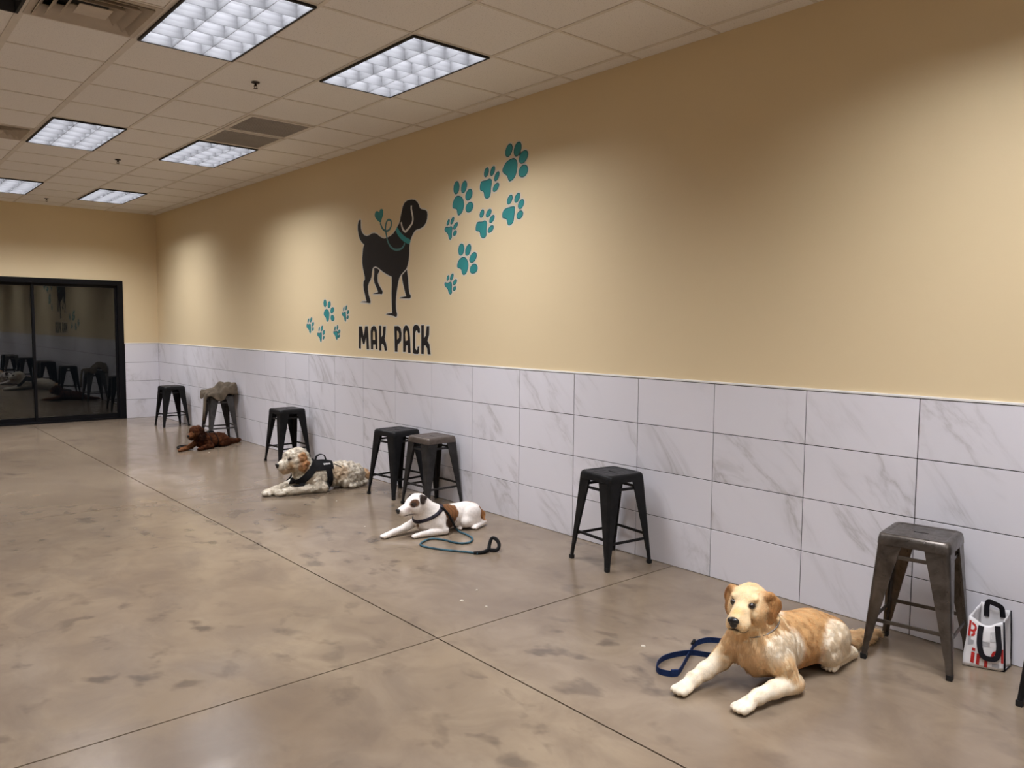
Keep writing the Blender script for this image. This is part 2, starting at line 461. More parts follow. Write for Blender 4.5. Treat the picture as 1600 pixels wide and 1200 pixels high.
# ------------------------------------------------------------------ wall mural
BLACKP = m_paintflat('black mural paint', (.012,.010,.010), .5)
TEALP = m_paintflat('teal mural paint', (.035,.255,.255), .45)
TEALD = m_paintflat('dark teal edge', (.012,.075,.075), .45)
LINEP = m_paintflat('pale mural outline', (.62,.60,.54), .5)
def poly(name, loops, m, parent, x, oy=0, oz=0):
    """flat painted shape on the wall: loops of (y, z), first is the outline, others are holes"""
    L3 = [[Vector((p[0], p[1], 0)) for p in l] for l in loops]
    tri = tessellate_polygon(L3)
    pts = [p for l in loops for p in l]
    n = len(pts); v = [(x, p[0]-oy, p[1]-oz) for p in pts] + [(-.0004, p[0]-oy, p[1]-oz) for p in pts]
    f = []
    for t in tri:
        a, b, c = (Vector((pts[i][0], pts[i][1], 0)) for i in t)
        up_ = (b-a).cross(c-a).z > 0               # +x normal when counter-clockwise in (y, z)
        f.append(tuple(t) if not up_ else (t[0], t[2], t[1]))
    k = 0
    for l in loops:
        for i in range(len(l)):
            f.append((k+i, k+(i+1) % len(l), n+k+(i+1) % len(l), n+k+i))
        k += len(l)
    return obj(name, v, f, m, parent)
def area2(l): return sum(l[i-1][0]*l[i][1] - l[i][0]*l[i-1][1] for i in range(len(l)))
def grow(l, d):
    s = 1 if area2(l) > 0 else -1; n = len(l); out = []
    for i in range(n):
        a, b, c = Vector(l[i-1]), Vector(l[i]), Vector(l[(i+1) % n])
        e1, e2 = (b-a), (c-b)
        if e1.length < 1e-6 or e2.length < 1e-6: continue
        e1.normalize(); e2.normalize()
        n1, n2 = Vector((e1.y, -e1.x))*s, Vector((e2.y, -e2.x))*s
        m_ = n1 + n2
        if m_.length < .2: m_ = n1 + e1
        m_.normalize(); k = min(1.6, 1/max(.5, m_.dot(n1)))
        out.append((b.x + m_.x*d*k, b.y + m_.y*d*k))
    return out
def smooth2(l, sub=3): return [(p.x, p.y) for p in catmull([(a, b, 0) for a, b in l], sub, True)]
def stroke(name, pts, w, m, parent, x, oy, oz):
    P = catmull([(a, b, 0) for a, b in pts], 5); L_, R_ = [], []
    for i, p in enumerate(P):
        t = (P[min(i+1, len(P)-1)] - P[max(i-1, 0)]).normalized(); nrm = Vector((-t.y, t.x, 0))
        L_.append(p + nrm*w/2); R_.append(p - nrm*w/2)
    v = []; f = []
    for a, b in zip(L_, R_): v += [(x, a.x-oy, a.y-oz), (x, b.x-oy, b.y-oz), (x*.5, a.x-oy, a.y-oz), (x*.5, b.x-oy, b.y-oz)]
    for i in range(len(P)-1):
        k = 4*i; f += [(k, k+1, k+5, k+4), (k, k+4, k+6, k+2), (k+1, k+3, k+7, k+5)]
    return obj(name, v, f, m, parent)
MURAL_BODY= [(5.553,2.637),(5.535,2.63),(5.535,2.599),(5.533,2.549),(5.513,2.506),(5.472,2.474),(5.417,2.458),(5.363,2.464),(5.316,2.477),(5.269,2.477),(5.223,2.465),(5.171,2.437),(5.119,2.416),(5.074,2.408),(5.03,2.414),(4.967,2.426),(4.917,2.446),(4.88,2.473),(4.849,2.503),(4.819,2.527),(4.8,2.557),(4.788,2.595),(4.77,2.639),(4.752,2.682),(4.722,2.714),(4.675,2.73),(4.605,2.731),(4.547,2.72),(4.507,2.697),(4.481,2.666),(4.468,2.639),(4.434,2.623),(4.384,2.613),(4.351,2.596),(4.345,2.564),(4.35,2.528),(4.367,2.498),(4.4,2.47),(4.445,2.455),(4.49,2.449),(4.53,2.446),(4.559,2.43),(4.588,2.403),(4.617,2.367),(4.634,2.33),(4.643,2.292),(4.643,2.228),(4.652,2.177),(4.67,2.132),(4.687,2.102),(4.732,2.074),(4.783,2.046),(4.814,2.017),(4.83,1.984),(4.845,1.94),(4.861,1.89),(4.872,1.839),(4.877,1.783),(4.875,1.727),(4.867,1.693),(4.855,1.67),(4.862,1.648),(4.883,1.643),(4.915,1.651),(4.984,1.662),(5.059,1.668),(5.026,1.676),(4.973,1.679),(4.941,1.683),(4.946,1.728),(4.951,1.784),(4.953,1.87),(4.948,1.954),(4.95,2.034),(4.992,2.044),(5.046,2.063),(5.1,2.083),(5.154,2.108),(5.198,2.13),(5.248,2.146),(5.288,2.141),(5.308,2.124),(5.32,2.09),(5.325,2.055),(5.346,2.02),(5.38,1.986),(5.398,1.958),(5.398,1.922),(5.387,1.874),(5.364,1.833),(5.35,1.803),(5.353,1.784),(5.382,1.784),(5.44,1.791),(5.499,1.794),(5.552,1.796),(5.51,1.801),(5.428,1.803),(5.44,1.828),(5.457,1.87),(5.48,1.918),(5.489,1.966),(5.485,2.002),(5.459,2.025),(5.458,2.049),(5.478,2.097),(5.497,2.145),(5.508,2.193),(5.508,2.247),(5.495,2.317),(5.487,2.35),(5.466,2.375),(5.521,2.408),(5.56,2.446),(5.583,2.49),(5.596,2.541),(5.596,2.583),(5.581,2.62)]
MURAL_HIND= [(5.282,2.13),(5.248,2.132),(5.209,2.122),(5.176,2.103),(5.187,2.087),(5.21,2.067),(5.216,2.033),(5.21,1.992),(5.183,1.956),(5.145,1.921),(5.121,1.897),(5.121,1.877),(5.139,1.867),(5.167,1.872),(5.211,1.872),(5.267,1.873),(5.313,1.876),(5.256,1.883),(5.206,1.889),(5.211,1.905),(5.239,1.941),(5.272,1.983),(5.289,2.024),(5.279,2.059),(5.275,2.099)]
MURAL_FORE= [(4.687,2.094),(4.677,2.055),(4.667,2.011),(4.66,1.956),(4.652,1.901),(4.644,1.867),(4.619,1.842),(4.619,1.826),(4.637,1.815),(4.672,1.816),(4.815,1.82),(4.794,1.828),(4.743,1.834),(4.697,1.838),(4.712,1.869),(4.733,1.914),(4.753,1.964),(4.768,2.009),(4.77,2.043),(4.727,2.066)]
MURAL_EAR= [(4.605,2.676),(4.607,2.648),(4.596,2.608),(4.584,2.575),(4.582,2.537),(4.599,2.507),(4.64,2.478),(4.675,2.459),(4.705,2.444),(4.737,2.458),(4.758,2.482),(4.773,2.513),(4.78,2.539)]
MURAL_COLLAR= [(4.849,2.497),(4.807,2.457),(4.747,2.416),(4.687,2.386),(4.623,2.361),(4.64,2.325),(4.699,2.338),(4.771,2.373),(4.831,2.416),(4.87,2.466)]
MURAL_LEASH= [(4.717,2.339),(4.741,2.309),(4.783,2.289),(4.85,2.285),(4.911,2.294),(4.967,2.321),(5.011,2.364),(5.036,2.413),(5.052,2.461),(5.061,2.508),(5.048,2.554),(5.022,2.578),(4.991,2.582),(4.96,2.566),(4.954,2.532),(4.979,2.495),(5.023,2.478),(5.067,2.482),(5.112,2.506),(5.138,2.535),(5.154,2.564)]
MURAL_HEART= [(5.154,2.57),(5.209,2.596),(5.25,2.627),(5.261,2.659),(5.241,2.684),(5.208,2.687),(5.176,2.67),(5.162,2.693),(5.136,2.701),(5.107,2.687),(5.102,2.656),(5.118,2.621),(5.137,2.596)]
PAWS= [[[(3.163,2.89),(3.126,2.874),(3.109,2.842),(3.112,2.8),(3.128,2.754),(3.161,2.723),(3.199,2.713),(3.216,2.725),(3.234,2.76),(3.26,2.777),(3.286,2.797),(3.29,2.82),(3.269,2.849),(3.231,2.877)],[(3.236,2.909),(3.25,2.919),(3.258,2.938),(3.256,2.96),(3.246,2.982),(3.229,3.0),(3.209,3.009),(3.19,3.008),(3.176,2.997),(3.168,2.979),(3.17,2.957),(3.18,2.935),(3.197,2.917),(3.216,2.908)],[(3.13,2.896),(3.146,2.908),(3.155,2.928),(3.154,2.952),(3.144,2.976),(3.127,2.996),(3.107,3.006),(3.086,3.005),(3.07,2.994),(3.062,2.974),(3.062,2.95),(3.072,2.926),(3.089,2.906),(3.11,2.896)],[(3.071,2.834),(3.087,2.847),(3.093,2.866),(3.087,2.889),(3.072,2.91),(3.05,2.925),(3.025,2.931),(3.004,2.927),(2.988,2.914),(2.983,2.895),(2.988,2.873),(3.003,2.852),(3.025,2.837),(3.049,2.831)],[(3.066,2.728),(3.085,2.74),(3.094,2.76),(3.093,2.781),(3.08,2.801),(3.059,2.816),(3.034,2.821),(3.01,2.817),(2.991,2.804),(2.982,2.785),(2.983,2.764),(2.996,2.744),(3.016,2.73),(3.041,2.724)]],[[(3.458,2.77),(3.431,2.759),(3.424,2.733),(3.434,2.695),(3.44,2.651),(3.456,2.619),(3.492,2.61),(3.522,2.632),(3.534,2.671),(3.576,2.69),(3.581,2.725),(3.567,2.757),(3.53,2.763),(3.494,2.763)],[(3.512,2.788),(3.523,2.795),(3.529,2.809),(3.528,2.826),(3.521,2.843),(3.51,2.857),(3.495,2.864),(3.481,2.865),(3.47,2.857),(3.465,2.844),(3.465,2.827),(3.472,2.81),(3.484,2.796),(3.498,2.788)],[(3.435,2.787),(3.445,2.795),(3.448,2.808),(3.445,2.825),(3.436,2.842),(3.424,2.856),(3.409,2.863),(3.396,2.863),(3.387,2.856),(3.384,2.843),(3.386,2.826),(3.395,2.809),(3.408,2.795),(3.422,2.787)],[(3.386,2.739),(3.395,2.747),(3.397,2.76),(3.392,2.777),(3.382,2.793),(3.367,2.806),(3.352,2.813),(3.338,2.813),(3.33,2.805),(3.327,2.791),(3.332,2.775),(3.342,2.758),(3.357,2.745),(3.372,2.738)],[(3.403,2.656),(3.412,2.665),(3.413,2.679),(3.407,2.695),(3.393,2.709),(3.375,2.72),(3.357,2.724),(3.342,2.722),(3.332,2.713),(3.331,2.7),(3.338,2.684),(3.351,2.67),(3.369,2.659),(3.387,2.654)]],[[(3.873,2.68),(3.829,2.662),(3.802,2.624),(3.799,2.583),(3.818,2.544),(3.852,2.518),(3.882,2.514),(3.897,2.54),(3.907,2.568),(3.958,2.585),(3.963,2.615),(3.943,2.655),(3.913,2.678)],[(3.918,2.696),(3.935,2.705),(3.948,2.723),(3.952,2.747),(3.947,2.772),(3.935,2.793),(3.918,2.806),(3.899,2.808),(3.881,2.799),(3.869,2.78),(3.865,2.757),(3.869,2.732),(3.881,2.711),(3.899,2.698)],[(3.819,2.694),(3.834,2.704),(3.842,2.721),(3.841,2.744),(3.833,2.766),(3.818,2.785),(3.799,2.796),(3.781,2.796),(3.766,2.787),(3.758,2.769),(3.758,2.747),(3.767,2.725),(3.782,2.706),(3.8,2.695)],[(3.755,2.625),(3.772,2.635),(3.781,2.652),(3.78,2.674),(3.769,2.694),(3.751,2.71),(3.729,2.719),(3.708,2.718),(3.691,2.707),(3.683,2.69),(3.684,2.669),(3.694,2.648),(3.712,2.632),(3.734,2.624)],[(3.75,2.525),(3.768,2.536),(3.777,2.553),(3.776,2.572),(3.764,2.591),(3.744,2.604),(3.721,2.61),(3.697,2.608),(3.68,2.597),(3.67,2.58),(3.672,2.561),(3.683,2.543),(3.703,2.529),(3.726,2.523)]],[[(3.147,2.513),(3.134,2.492),(3.141,2.442),(3.155,2.387),(3.199,2.366),(3.223,2.381),(3.239,2.42),(3.284,2.434),(3.287,2.473),(3.26,2.502),(3.21,2.511)],[(3.218,2.534),(3.228,2.542),(3.232,2.555),(3.23,2.572),(3.22,2.588),(3.206,2.601),(3.191,2.608),(3.177,2.607),(3.167,2.6),(3.162,2.586),(3.165,2.57),(3.175,2.554),(3.188,2.541),(3.204,2.534)],[(3.129,2.538),(3.139,2.546),(3.143,2.56),(3.139,2.576),(3.129,2.592),(3.114,2.605),(3.099,2.612),(3.085,2.611),(3.075,2.603),(3.072,2.59),(3.076,2.573),(3.085,2.557),(3.1,2.544),(3.115,2.538)],[(3.083,2.485),(3.094,2.493),(3.099,2.507),(3.096,2.523),(3.086,2.539),(3.071,2.552),(3.054,2.558),(3.039,2.556),(3.028,2.548),(3.023,2.534),(3.026,2.518),(3.036,2.502),(3.05,2.49),(3.067,2.483)],[(3.099,2.408),(3.11,2.417),(3.114,2.43),(3.111,2.445),(3.1,2.458),(3.084,2.468),(3.066,2.472),(3.05,2.469),(3.039,2.46),(3.034,2.447),(3.038,2.433),(3.049,2.419),(3.064,2.409),(3.082,2.405)]],[[(3.51,2.436),(3.484,2.411),(3.492,2.359),(3.495,2.307),(3.535,2.291),(3.57,2.31),(3.584,2.348),(3.631,2.361),(3.633,2.398),(3.612,2.431),(3.547,2.43)],[(3.569,2.462),(3.579,2.468),(3.584,2.48),(3.583,2.495),(3.576,2.51),(3.564,2.522),(3.551,2.529),(3.538,2.529),(3.528,2.523),(3.523,2.511),(3.524,2.496),(3.531,2.481),(3.542,2.469),(3.556,2.462)],[(3.489,2.459),(3.498,2.466),(3.501,2.479),(3.495,2.494),(3.484,2.508),(3.468,2.519),(3.452,2.524),(3.438,2.522),(3.429,2.515),(3.427,2.502),(3.432,2.487),(3.443,2.473),(3.459,2.463),(3.475,2.457)],[(3.447,2.408),(3.455,2.415),(3.456,2.427),(3.451,2.441),(3.439,2.455),(3.424,2.466),(3.409,2.471),(3.396,2.47),(3.388,2.462),(3.387,2.45),(3.392,2.436),(3.403,2.422),(3.418,2.412),(3.434,2.407)],[(3.467,2.331),(3.475,2.339),(3.475,2.351),(3.468,2.365),(3.454,2.377),(3.437,2.386),(3.419,2.389),(3.405,2.386),(3.397,2.378),(3.397,2.366),(3.405,2.353),(3.418,2.341),(3.435,2.332),(3.453,2.329)]],[[(3.984,2.431),(3.966,2.414),(3.972,2.373),(3.974,2.332),(3.998,2.314),(4.019,2.332),(4.033,2.368),(4.076,2.397),(4.077,2.422),(4.053,2.43),(4.019,2.425)],[(4.043,2.44),(4.049,2.445),(4.05,2.454),(4.047,2.466),(4.04,2.478),(4.031,2.489),(4.02,2.495),(4.011,2.495),(4.006,2.49),(4.004,2.481),(4.007,2.469),(4.014,2.457),(4.024,2.447),(4.034,2.441)],[(3.986,2.445),(3.993,2.45),(3.995,2.461),(3.99,2.475),(3.982,2.489),(3.97,2.5),(3.957,2.507),(3.947,2.507),(3.94,2.501),(3.939,2.491),(3.943,2.477),(3.952,2.463),(3.963,2.452),(3.976,2.445)],[(3.949,2.4),(3.955,2.407),(3.955,2.418),(3.947,2.431),(3.934,2.444),(3.918,2.453),(3.903,2.458),(3.891,2.457),(3.885,2.45),(3.885,2.44),(3.893,2.426),(3.905,2.414),(3.921,2.404),(3.936,2.399)],[(3.946,2.343),(3.954,2.349),(3.957,2.358),(3.955,2.368),(3.947,2.378),(3.935,2.386),(3.923,2.39),(3.911,2.388),(3.903,2.383),(3.9,2.374),(3.903,2.364),(3.911,2.354),(3.922,2.346),(3.935,2.342)]],[[(3.809,2.154),(3.764,2.139),(3.736,2.097),(3.741,2.05),(3.763,2.014),(3.797,1.999),(3.822,2.013),(3.84,2.051),(3.889,2.067),(3.889,2.102),(3.86,2.138)],[(3.846,2.167),(3.863,2.174),(3.876,2.19),(3.88,2.213),(3.876,2.236),(3.864,2.255),(3.846,2.268),(3.827,2.27),(3.809,2.263),(3.797,2.246),(3.793,2.225),(3.797,2.202),(3.809,2.182),(3.826,2.169)],[(3.758,2.161),(3.773,2.169),(3.78,2.185),(3.779,2.206),(3.77,2.228),(3.754,2.246),(3.736,2.257),(3.718,2.258),(3.704,2.25),(3.697,2.233),(3.698,2.212),(3.707,2.191),(3.722,2.173),(3.74,2.162)],[(3.702,2.099),(3.717,2.109),(3.722,2.125),(3.716,2.145),(3.701,2.164),(3.68,2.179),(3.657,2.186),(3.637,2.184),(3.623,2.174),(3.618,2.157),(3.623,2.138),(3.638,2.119),(3.658,2.104),(3.681,2.097)],[(3.685,2.005),(3.704,2.015),(3.714,2.031),(3.714,2.05),(3.703,2.067),(3.684,2.081),(3.66,2.087),(3.636,2.085),(3.617,2.075),(3.607,2.06),(3.607,2.041),(3.618,2.023),(3.637,2.01),(3.661,2.004)]],[[(3.984,1.949),(3.97,1.922),(3.972,1.88),(3.969,1.852),(3.991,1.837),(4.017,1.853),(4.035,1.889),(4.075,1.915),(4.075,1.945),(4.029,1.941)],[(4.039,1.959),(4.045,1.963),(4.048,1.97),(4.047,1.981),(4.043,1.991),(4.036,2.001),(4.028,2.006),(4.02,2.007),(4.014,2.004),(4.011,1.996),(4.011,1.986),(4.016,1.975),(4.023,1.966),(4.031,1.96)],[(3.988,1.959),(3.995,1.964),(3.999,1.974),(3.996,1.987),(3.989,2.0),(3.979,2.011),(3.967,2.018),(3.956,2.019),(3.948,2.014),(3.945,2.004),(3.948,1.991),(3.955,1.978),(3.965,1.967),(3.977,1.96)],[(3.946,1.919),(3.954,1.924),(3.956,1.934),(3.952,1.945),(3.943,1.956),(3.931,1.964),(3.917,1.969),(3.906,1.968),(3.898,1.963),(3.896,1.953),(3.9,1.942),(3.909,1.931),(3.921,1.923),(3.935,1.918)],[(3.946,1.869),(3.953,1.873),(3.957,1.881),(3.955,1.89),(3.948,1.898),(3.938,1.905),(3.927,1.908),(3.917,1.907),(3.91,1.903),(3.907,1.896),(3.908,1.887),(3.915,1.878),(3.925,1.871),(3.936,1.868)]],[[(6.287,1.734),(6.248,1.721),(6.224,1.693),(6.225,1.651),(6.241,1.609),(6.265,1.594),(6.29,1.604),(6.309,1.642),(6.348,1.665),(6.351,1.694),(6.327,1.722)],[(6.322,1.754),(6.338,1.759),(6.351,1.771),(6.358,1.788),(6.358,1.806),(6.351,1.823),(6.338,1.835),(6.322,1.839),(6.306,1.834),(6.293,1.823),(6.286,1.806),(6.286,1.787),(6.293,1.77),(6.306,1.759)],[(6.233,1.742),(6.247,1.746),(6.257,1.758),(6.26,1.773),(6.257,1.79),(6.247,1.805),(6.233,1.815),(6.217,1.818),(6.203,1.814),(6.194,1.802),(6.19,1.787),(6.194,1.77),(6.204,1.755),(6.218,1.745)],[(6.176,1.685),(6.191,1.69),(6.2,1.701),(6.201,1.716),(6.193,1.731),(6.179,1.743),(6.16,1.751),(6.141,1.752),(6.125,1.747),(6.116,1.736),(6.116,1.721),(6.123,1.706),(6.138,1.694),(6.157,1.686)],[(6.143,1.601),(6.163,1.603),(6.181,1.611),(6.193,1.625),(6.197,1.64),(6.192,1.654),(6.179,1.665),(6.162,1.669),(6.142,1.667),(6.124,1.658),(6.113,1.645),(6.109,1.63),(6.113,1.616),(6.126,1.605)]],[[(6.679,1.57),(6.666,1.546),(6.665,1.488),(6.682,1.46),(6.703,1.473),(6.718,1.502),(6.766,1.528),(6.772,1.56),(6.754,1.57),(6.722,1.565)],[(6.738,1.584),(6.744,1.587),(6.746,1.594),(6.745,1.604),(6.74,1.614),(6.732,1.623),(6.723,1.629),(6.715,1.631),(6.709,1.628),(6.706,1.621),(6.708,1.611),(6.713,1.601),(6.72,1.592),(6.729,1.586)],[(6.679,1.585),(6.687,1.59),(6.69,1.599),(6.687,1.611),(6.679,1.623),(6.668,1.634),(6.655,1.641),(6.643,1.643),(6.635,1.638),(6.632,1.63),(6.635,1.618),(6.643,1.605),(6.654,1.594),(6.667,1.587)],[(6.627,1.542),(6.638,1.546),(6.644,1.553),(6.645,1.564),(6.64,1.575),(6.63,1.584),(6.618,1.59),(6.605,1.592),(6.595,1.588),(6.589,1.581),(6.588,1.57),(6.593,1.559),(6.602,1.55),(6.615,1.544)],[(6.625,1.49),(6.634,1.493),(6.64,1.499),(6.641,1.508),(6.638,1.517),(6.631,1.526),(6.622,1.531),(6.612,1.533),(6.603,1.53),(6.597,1.524),(6.596,1.515),(6.599,1.506),(6.606,1.497),(6.615,1.492)]],[[(6.412,1.477),(6.403,1.443),(6.409,1.386),(6.425,1.366),(6.445,1.38),(6.459,1.414),(6.505,1.439),(6.506,1.47),(6.458,1.468)],[(6.473,1.487),(6.479,1.49),(6.481,1.497),(6.481,1.507),(6.477,1.518),(6.471,1.528),(6.464,1.534),(6.457,1.537),(6.452,1.534),(6.449,1.527),(6.449,1.517),(6.453,1.506),(6.459,1.496),(6.466,1.489)],[(6.412,1.488),(6.422,1.492),(6.427,1.501),(6.427,1.514),(6.422,1.528),(6.413,1.541),(6.402,1.549),(6.391,1.551),(6.381,1.547),(6.376,1.538),(6.376,1.525),(6.381,1.511),(6.389,1.499),(6.401,1.49)],[(6.37,1.448),(6.38,1.452),(6.386,1.46),(6.387,1.471),(6.382,1.483),(6.372,1.493),(6.359,1.5),(6.347,1.501),(6.336,1.498),(6.33,1.49),(6.329,1.479),(6.334,1.467),(6.344,1.457),(6.357,1.45)],[(6.374,1.396),(6.381,1.399),(6.385,1.405),(6.385,1.414),(6.38,1.423),(6.372,1.43),(6.362,1.435),(6.353,1.437),(6.345,1.434),(6.342,1.428),(6.342,1.419),(6.347,1.41),(6.354,1.402),(6.364,1.397)]],[[(5.864,1.702),(5.856,1.668),(5.852,1.614),(5.861,1.596),(5.884,1.609),(5.902,1.645),(5.941,1.668),(5.94,1.693),(5.911,1.691)],[(5.91,1.709),(5.915,1.712),(5.918,1.719),(5.917,1.728),(5.913,1.739),(5.907,1.748),(5.9,1.754),(5.893,1.756),(5.888,1.753),(5.886,1.746),(5.886,1.736),(5.89,1.726),(5.896,1.717),(5.904,1.711)],[(5.857,1.715),(5.863,1.718),(5.866,1.726),(5.865,1.737),(5.862,1.748),(5.856,1.759),(5.848,1.766),(5.841,1.768),(5.835,1.764),(5.832,1.757),(5.832,1.746),(5.836,1.734),(5.842,1.724),(5.849,1.717)],[(5.824,1.674),(5.832,1.678),(5.837,1.685),(5.837,1.694),(5.832,1.703),(5.823,1.711),(5.811,1.715),(5.8,1.716),(5.792,1.712),(5.787,1.706),(5.787,1.697),(5.792,1.687),(5.801,1.68),(5.813,1.675)],[(5.829,1.623),(5.837,1.626),(5.841,1.632),(5.841,1.64),(5.837,1.648),(5.829,1.656),(5.82,1.66),(5.81,1.661),(5.802,1.658),(5.798,1.652),(5.798,1.644),(5.802,1.635),(5.81,1.628),(5.819,1.624)]],[[(6.059,1.495),(6.04,1.476),(6.038,1.43),(6.056,1.399),(6.079,1.415),(6.095,1.443),(6.133,1.468),(6.133,1.489),(6.102,1.489)],[(6.107,1.499),(6.112,1.502),(6.115,1.509),(6.115,1.519),(6.111,1.529),(6.105,1.539),(6.097,1.545),(6.09,1.547),(6.084,1.544),(6.081,1.537),(6.082,1.527),(6.085,1.517),(6.092,1.507),(6.099,1.501)],[(6.049,1.508),(6.056,1.511),(6.061,1.518),(6.062,1.529),(6.06,1.54),(6.054,1.55),(6.047,1.557),(6.039,1.56),(6.032,1.557),(6.028,1.549),(6.026,1.539),(6.029,1.527),(6.034,1.517),(6.041,1.51)],[(6.017,1.469),(6.026,1.473),(6.031,1.479),(6.032,1.488),(6.027,1.498),(6.018,1.506),(6.007,1.511),(5.995,1.512),(5.986,1.509),(5.981,1.502),(5.981,1.493),(5.985,1.484),(5.994,1.476),(6.005,1.47)],[(6.022,1.421),(6.029,1.424),(6.033,1.43),(6.031,1.438),(6.026,1.447),(6.017,1.454),(6.007,1.458),(5.998,1.459),(5.991,1.456),(5.988,1.45),(5.989,1.442),(5.994,1.433),(6.003,1.426),(6.013,1.422)]]]
LETTERS= [[[(5.585,1.549),(5.523,1.549),(5.49,1.448),(5.458,1.55),(5.405,1.551),(5.382,1.317),(5.43,1.316),(5.44,1.437),(5.474,1.367),(5.502,1.366),(5.541,1.441),(5.548,1.317),(5.588,1.321)]],[[(5.347,1.319),(5.351,1.427),(5.351,1.501),(5.334,1.54),(5.29,1.556),(5.252,1.547),(5.231,1.513),(5.224,1.446),(5.222,1.32),(5.254,1.321),(5.259,1.367),(5.303,1.366),(5.305,1.32)],[(5.308,1.414),(5.307,1.49),(5.291,1.51),(5.271,1.493),(5.266,1.414)]],[[(5.191,1.558),(5.146,1.557),(5.147,1.442),(5.12,1.464),(5.107,1.55),(5.062,1.551),(5.068,1.476),(5.086,1.426),(5.058,1.383),(5.04,1.314),(5.082,1.311),(5.1,1.365),(5.131,1.381),(5.147,1.369),(5.148,1.311),(5.183,1.31)]],[[(4.906,1.554),(4.834,1.556),(4.795,1.534),(4.777,1.485),(4.785,1.416),(4.815,1.393),(4.845,1.377),(4.853,1.306),(4.897,1.307)],[(4.859,1.509),(4.839,1.506),(4.823,1.479),(4.827,1.442),(4.857,1.425)]],[[(4.751,1.309),(4.751,1.454),(4.751,1.523),(4.726,1.555),(4.702,1.565),(4.668,1.556),(4.644,1.519),(4.63,1.445),(4.621,1.303),(4.669,1.305),(4.674,1.373),(4.702,1.372),(4.709,1.31)],[(4.709,1.414),(4.715,1.481),(4.702,1.513),(4.683,1.508),(4.673,1.471),(4.671,1.423)]],[[(4.466,1.495),(4.485,1.492),(4.503,1.497),(4.508,1.512),(4.527,1.517),(4.541,1.502),(4.545,1.441),(4.544,1.352),(4.527,1.332),(4.508,1.338),(4.506,1.366),(4.48,1.37),(4.482,1.307),(4.499,1.297),(4.564,1.297),(4.585,1.309),(4.585,1.441),(4.583,1.535),(4.564,1.562),(4.531,1.571),(4.494,1.562),(4.469,1.536)]],[[(4.446,1.565),(4.402,1.567),(4.4,1.449),(4.371,1.47),(4.357,1.558),(4.315,1.559),(4.317,1.481),(4.344,1.424),(4.312,1.389),(4.294,1.3),(4.339,1.3),(4.348,1.352),(4.375,1.38),(4.398,1.379),(4.405,1.299),(4.445,1.3)]]]

r = empty('dog_mural', (0, 4.95, 1.65)); OY, OZ = 4.95, 1.65
tag(r, 'black painted dog silhouette with teal collar and heart leash on the yellow wall', 'mural')
for nm, l in (('hind_leg', MURAL_HIND), ('fore_leg', MURAL_FORE), ('body', MURAL_BODY)):
    poly(nm + '_outline', [grow(l, .012)], LINEP, r, -.0008 if nm != 'body' else -.0014, OY, OZ)
    poly(nm, [l], BLACKP, r, -.0011 if nm != 'body' else -.0018, OY, OZ)
stroke('ear_line', MURAL_EAR, .022, LINEP, r, -.0026, OY, OZ)
stroke('leash_line', MURAL_LEASH, .020, m_paintflat('grey teal leash paint', (.075,.20,.20), .5), r, -.0026, OY, OZ)
poly('collar', [smooth2(MURAL_COLLAR, 2)], TEALP, r, -.0030, OY, OZ)
poly('heart', [smooth2(MURAL_HEART, 3)], TEALP, r, -.0022, OY, OZ)
PLAB = ['largest paw print, at the top right corner of the trail', 'paw print just left of the largest one at the top', 'large paw print above the two small left ones, right of the dog', 'paw print below the largest one, at the right of the trail', 'paw print in the centre of the trail right of the dog', 'small paw print right of the dog muzzle, under a large one', 'large paw print second from the bottom of the trail', 'small paw print at the bottom of the trail right of the dog',
        'largest of the five paw prints left of the lettering', 'small paw print farthest left of the five', 'small paw print lowest of the five, left of the lettering', 'small paw print nearest the painted dog legs, right of the largest of five', 'small paw print just left of the letter M']
for k, P in enumerate(PAWS):
    oy = sum(p[0] for p in P[0])/len(P[0]); oz = sum(p[1] for p in P[0])/len(P[0])
    r = empty('paw_print', (0, oy, oz))
    tag(r, 'teal painted ' + PLAB[k], 'paw print', 'painted paw prints')
    for q, l in enumerate(P):
        l = smooth2(l, 4) if q == 0 else l
        nm = 'pad' if q == 0 else 'toe'
        poly(nm + '_outline', [grow(l, .010)], LINEP, r, -.0008, oy, oz)
        poly(nm + '_edge', [l], TEALD, r, -.0013, oy, oz)
        poly(nm, [grow(l, -.006)], TEALP, r, -.0018, oy, oz)
r = empty('wall_lettering', (0, 4.94, 1.41))
tag(r, 'black hand-drawn lettering MAK PACK on the yellow wall above the tiles', 'lettering')
for k, loops in enumerate(LETTERS):
    poly('letter_outline', [grow(loops[0], .010)], LINEP, r, -.0010, 4.94, 1.41)
    poly('letter', loops, BLACKP, r, -.0016, 4.94, 1.41)
    for hl_ in loops[1:]: poly('letter_counter', [grow(hl_, -.001)], PAINT, r, -.0013, 4.94, 1.41)

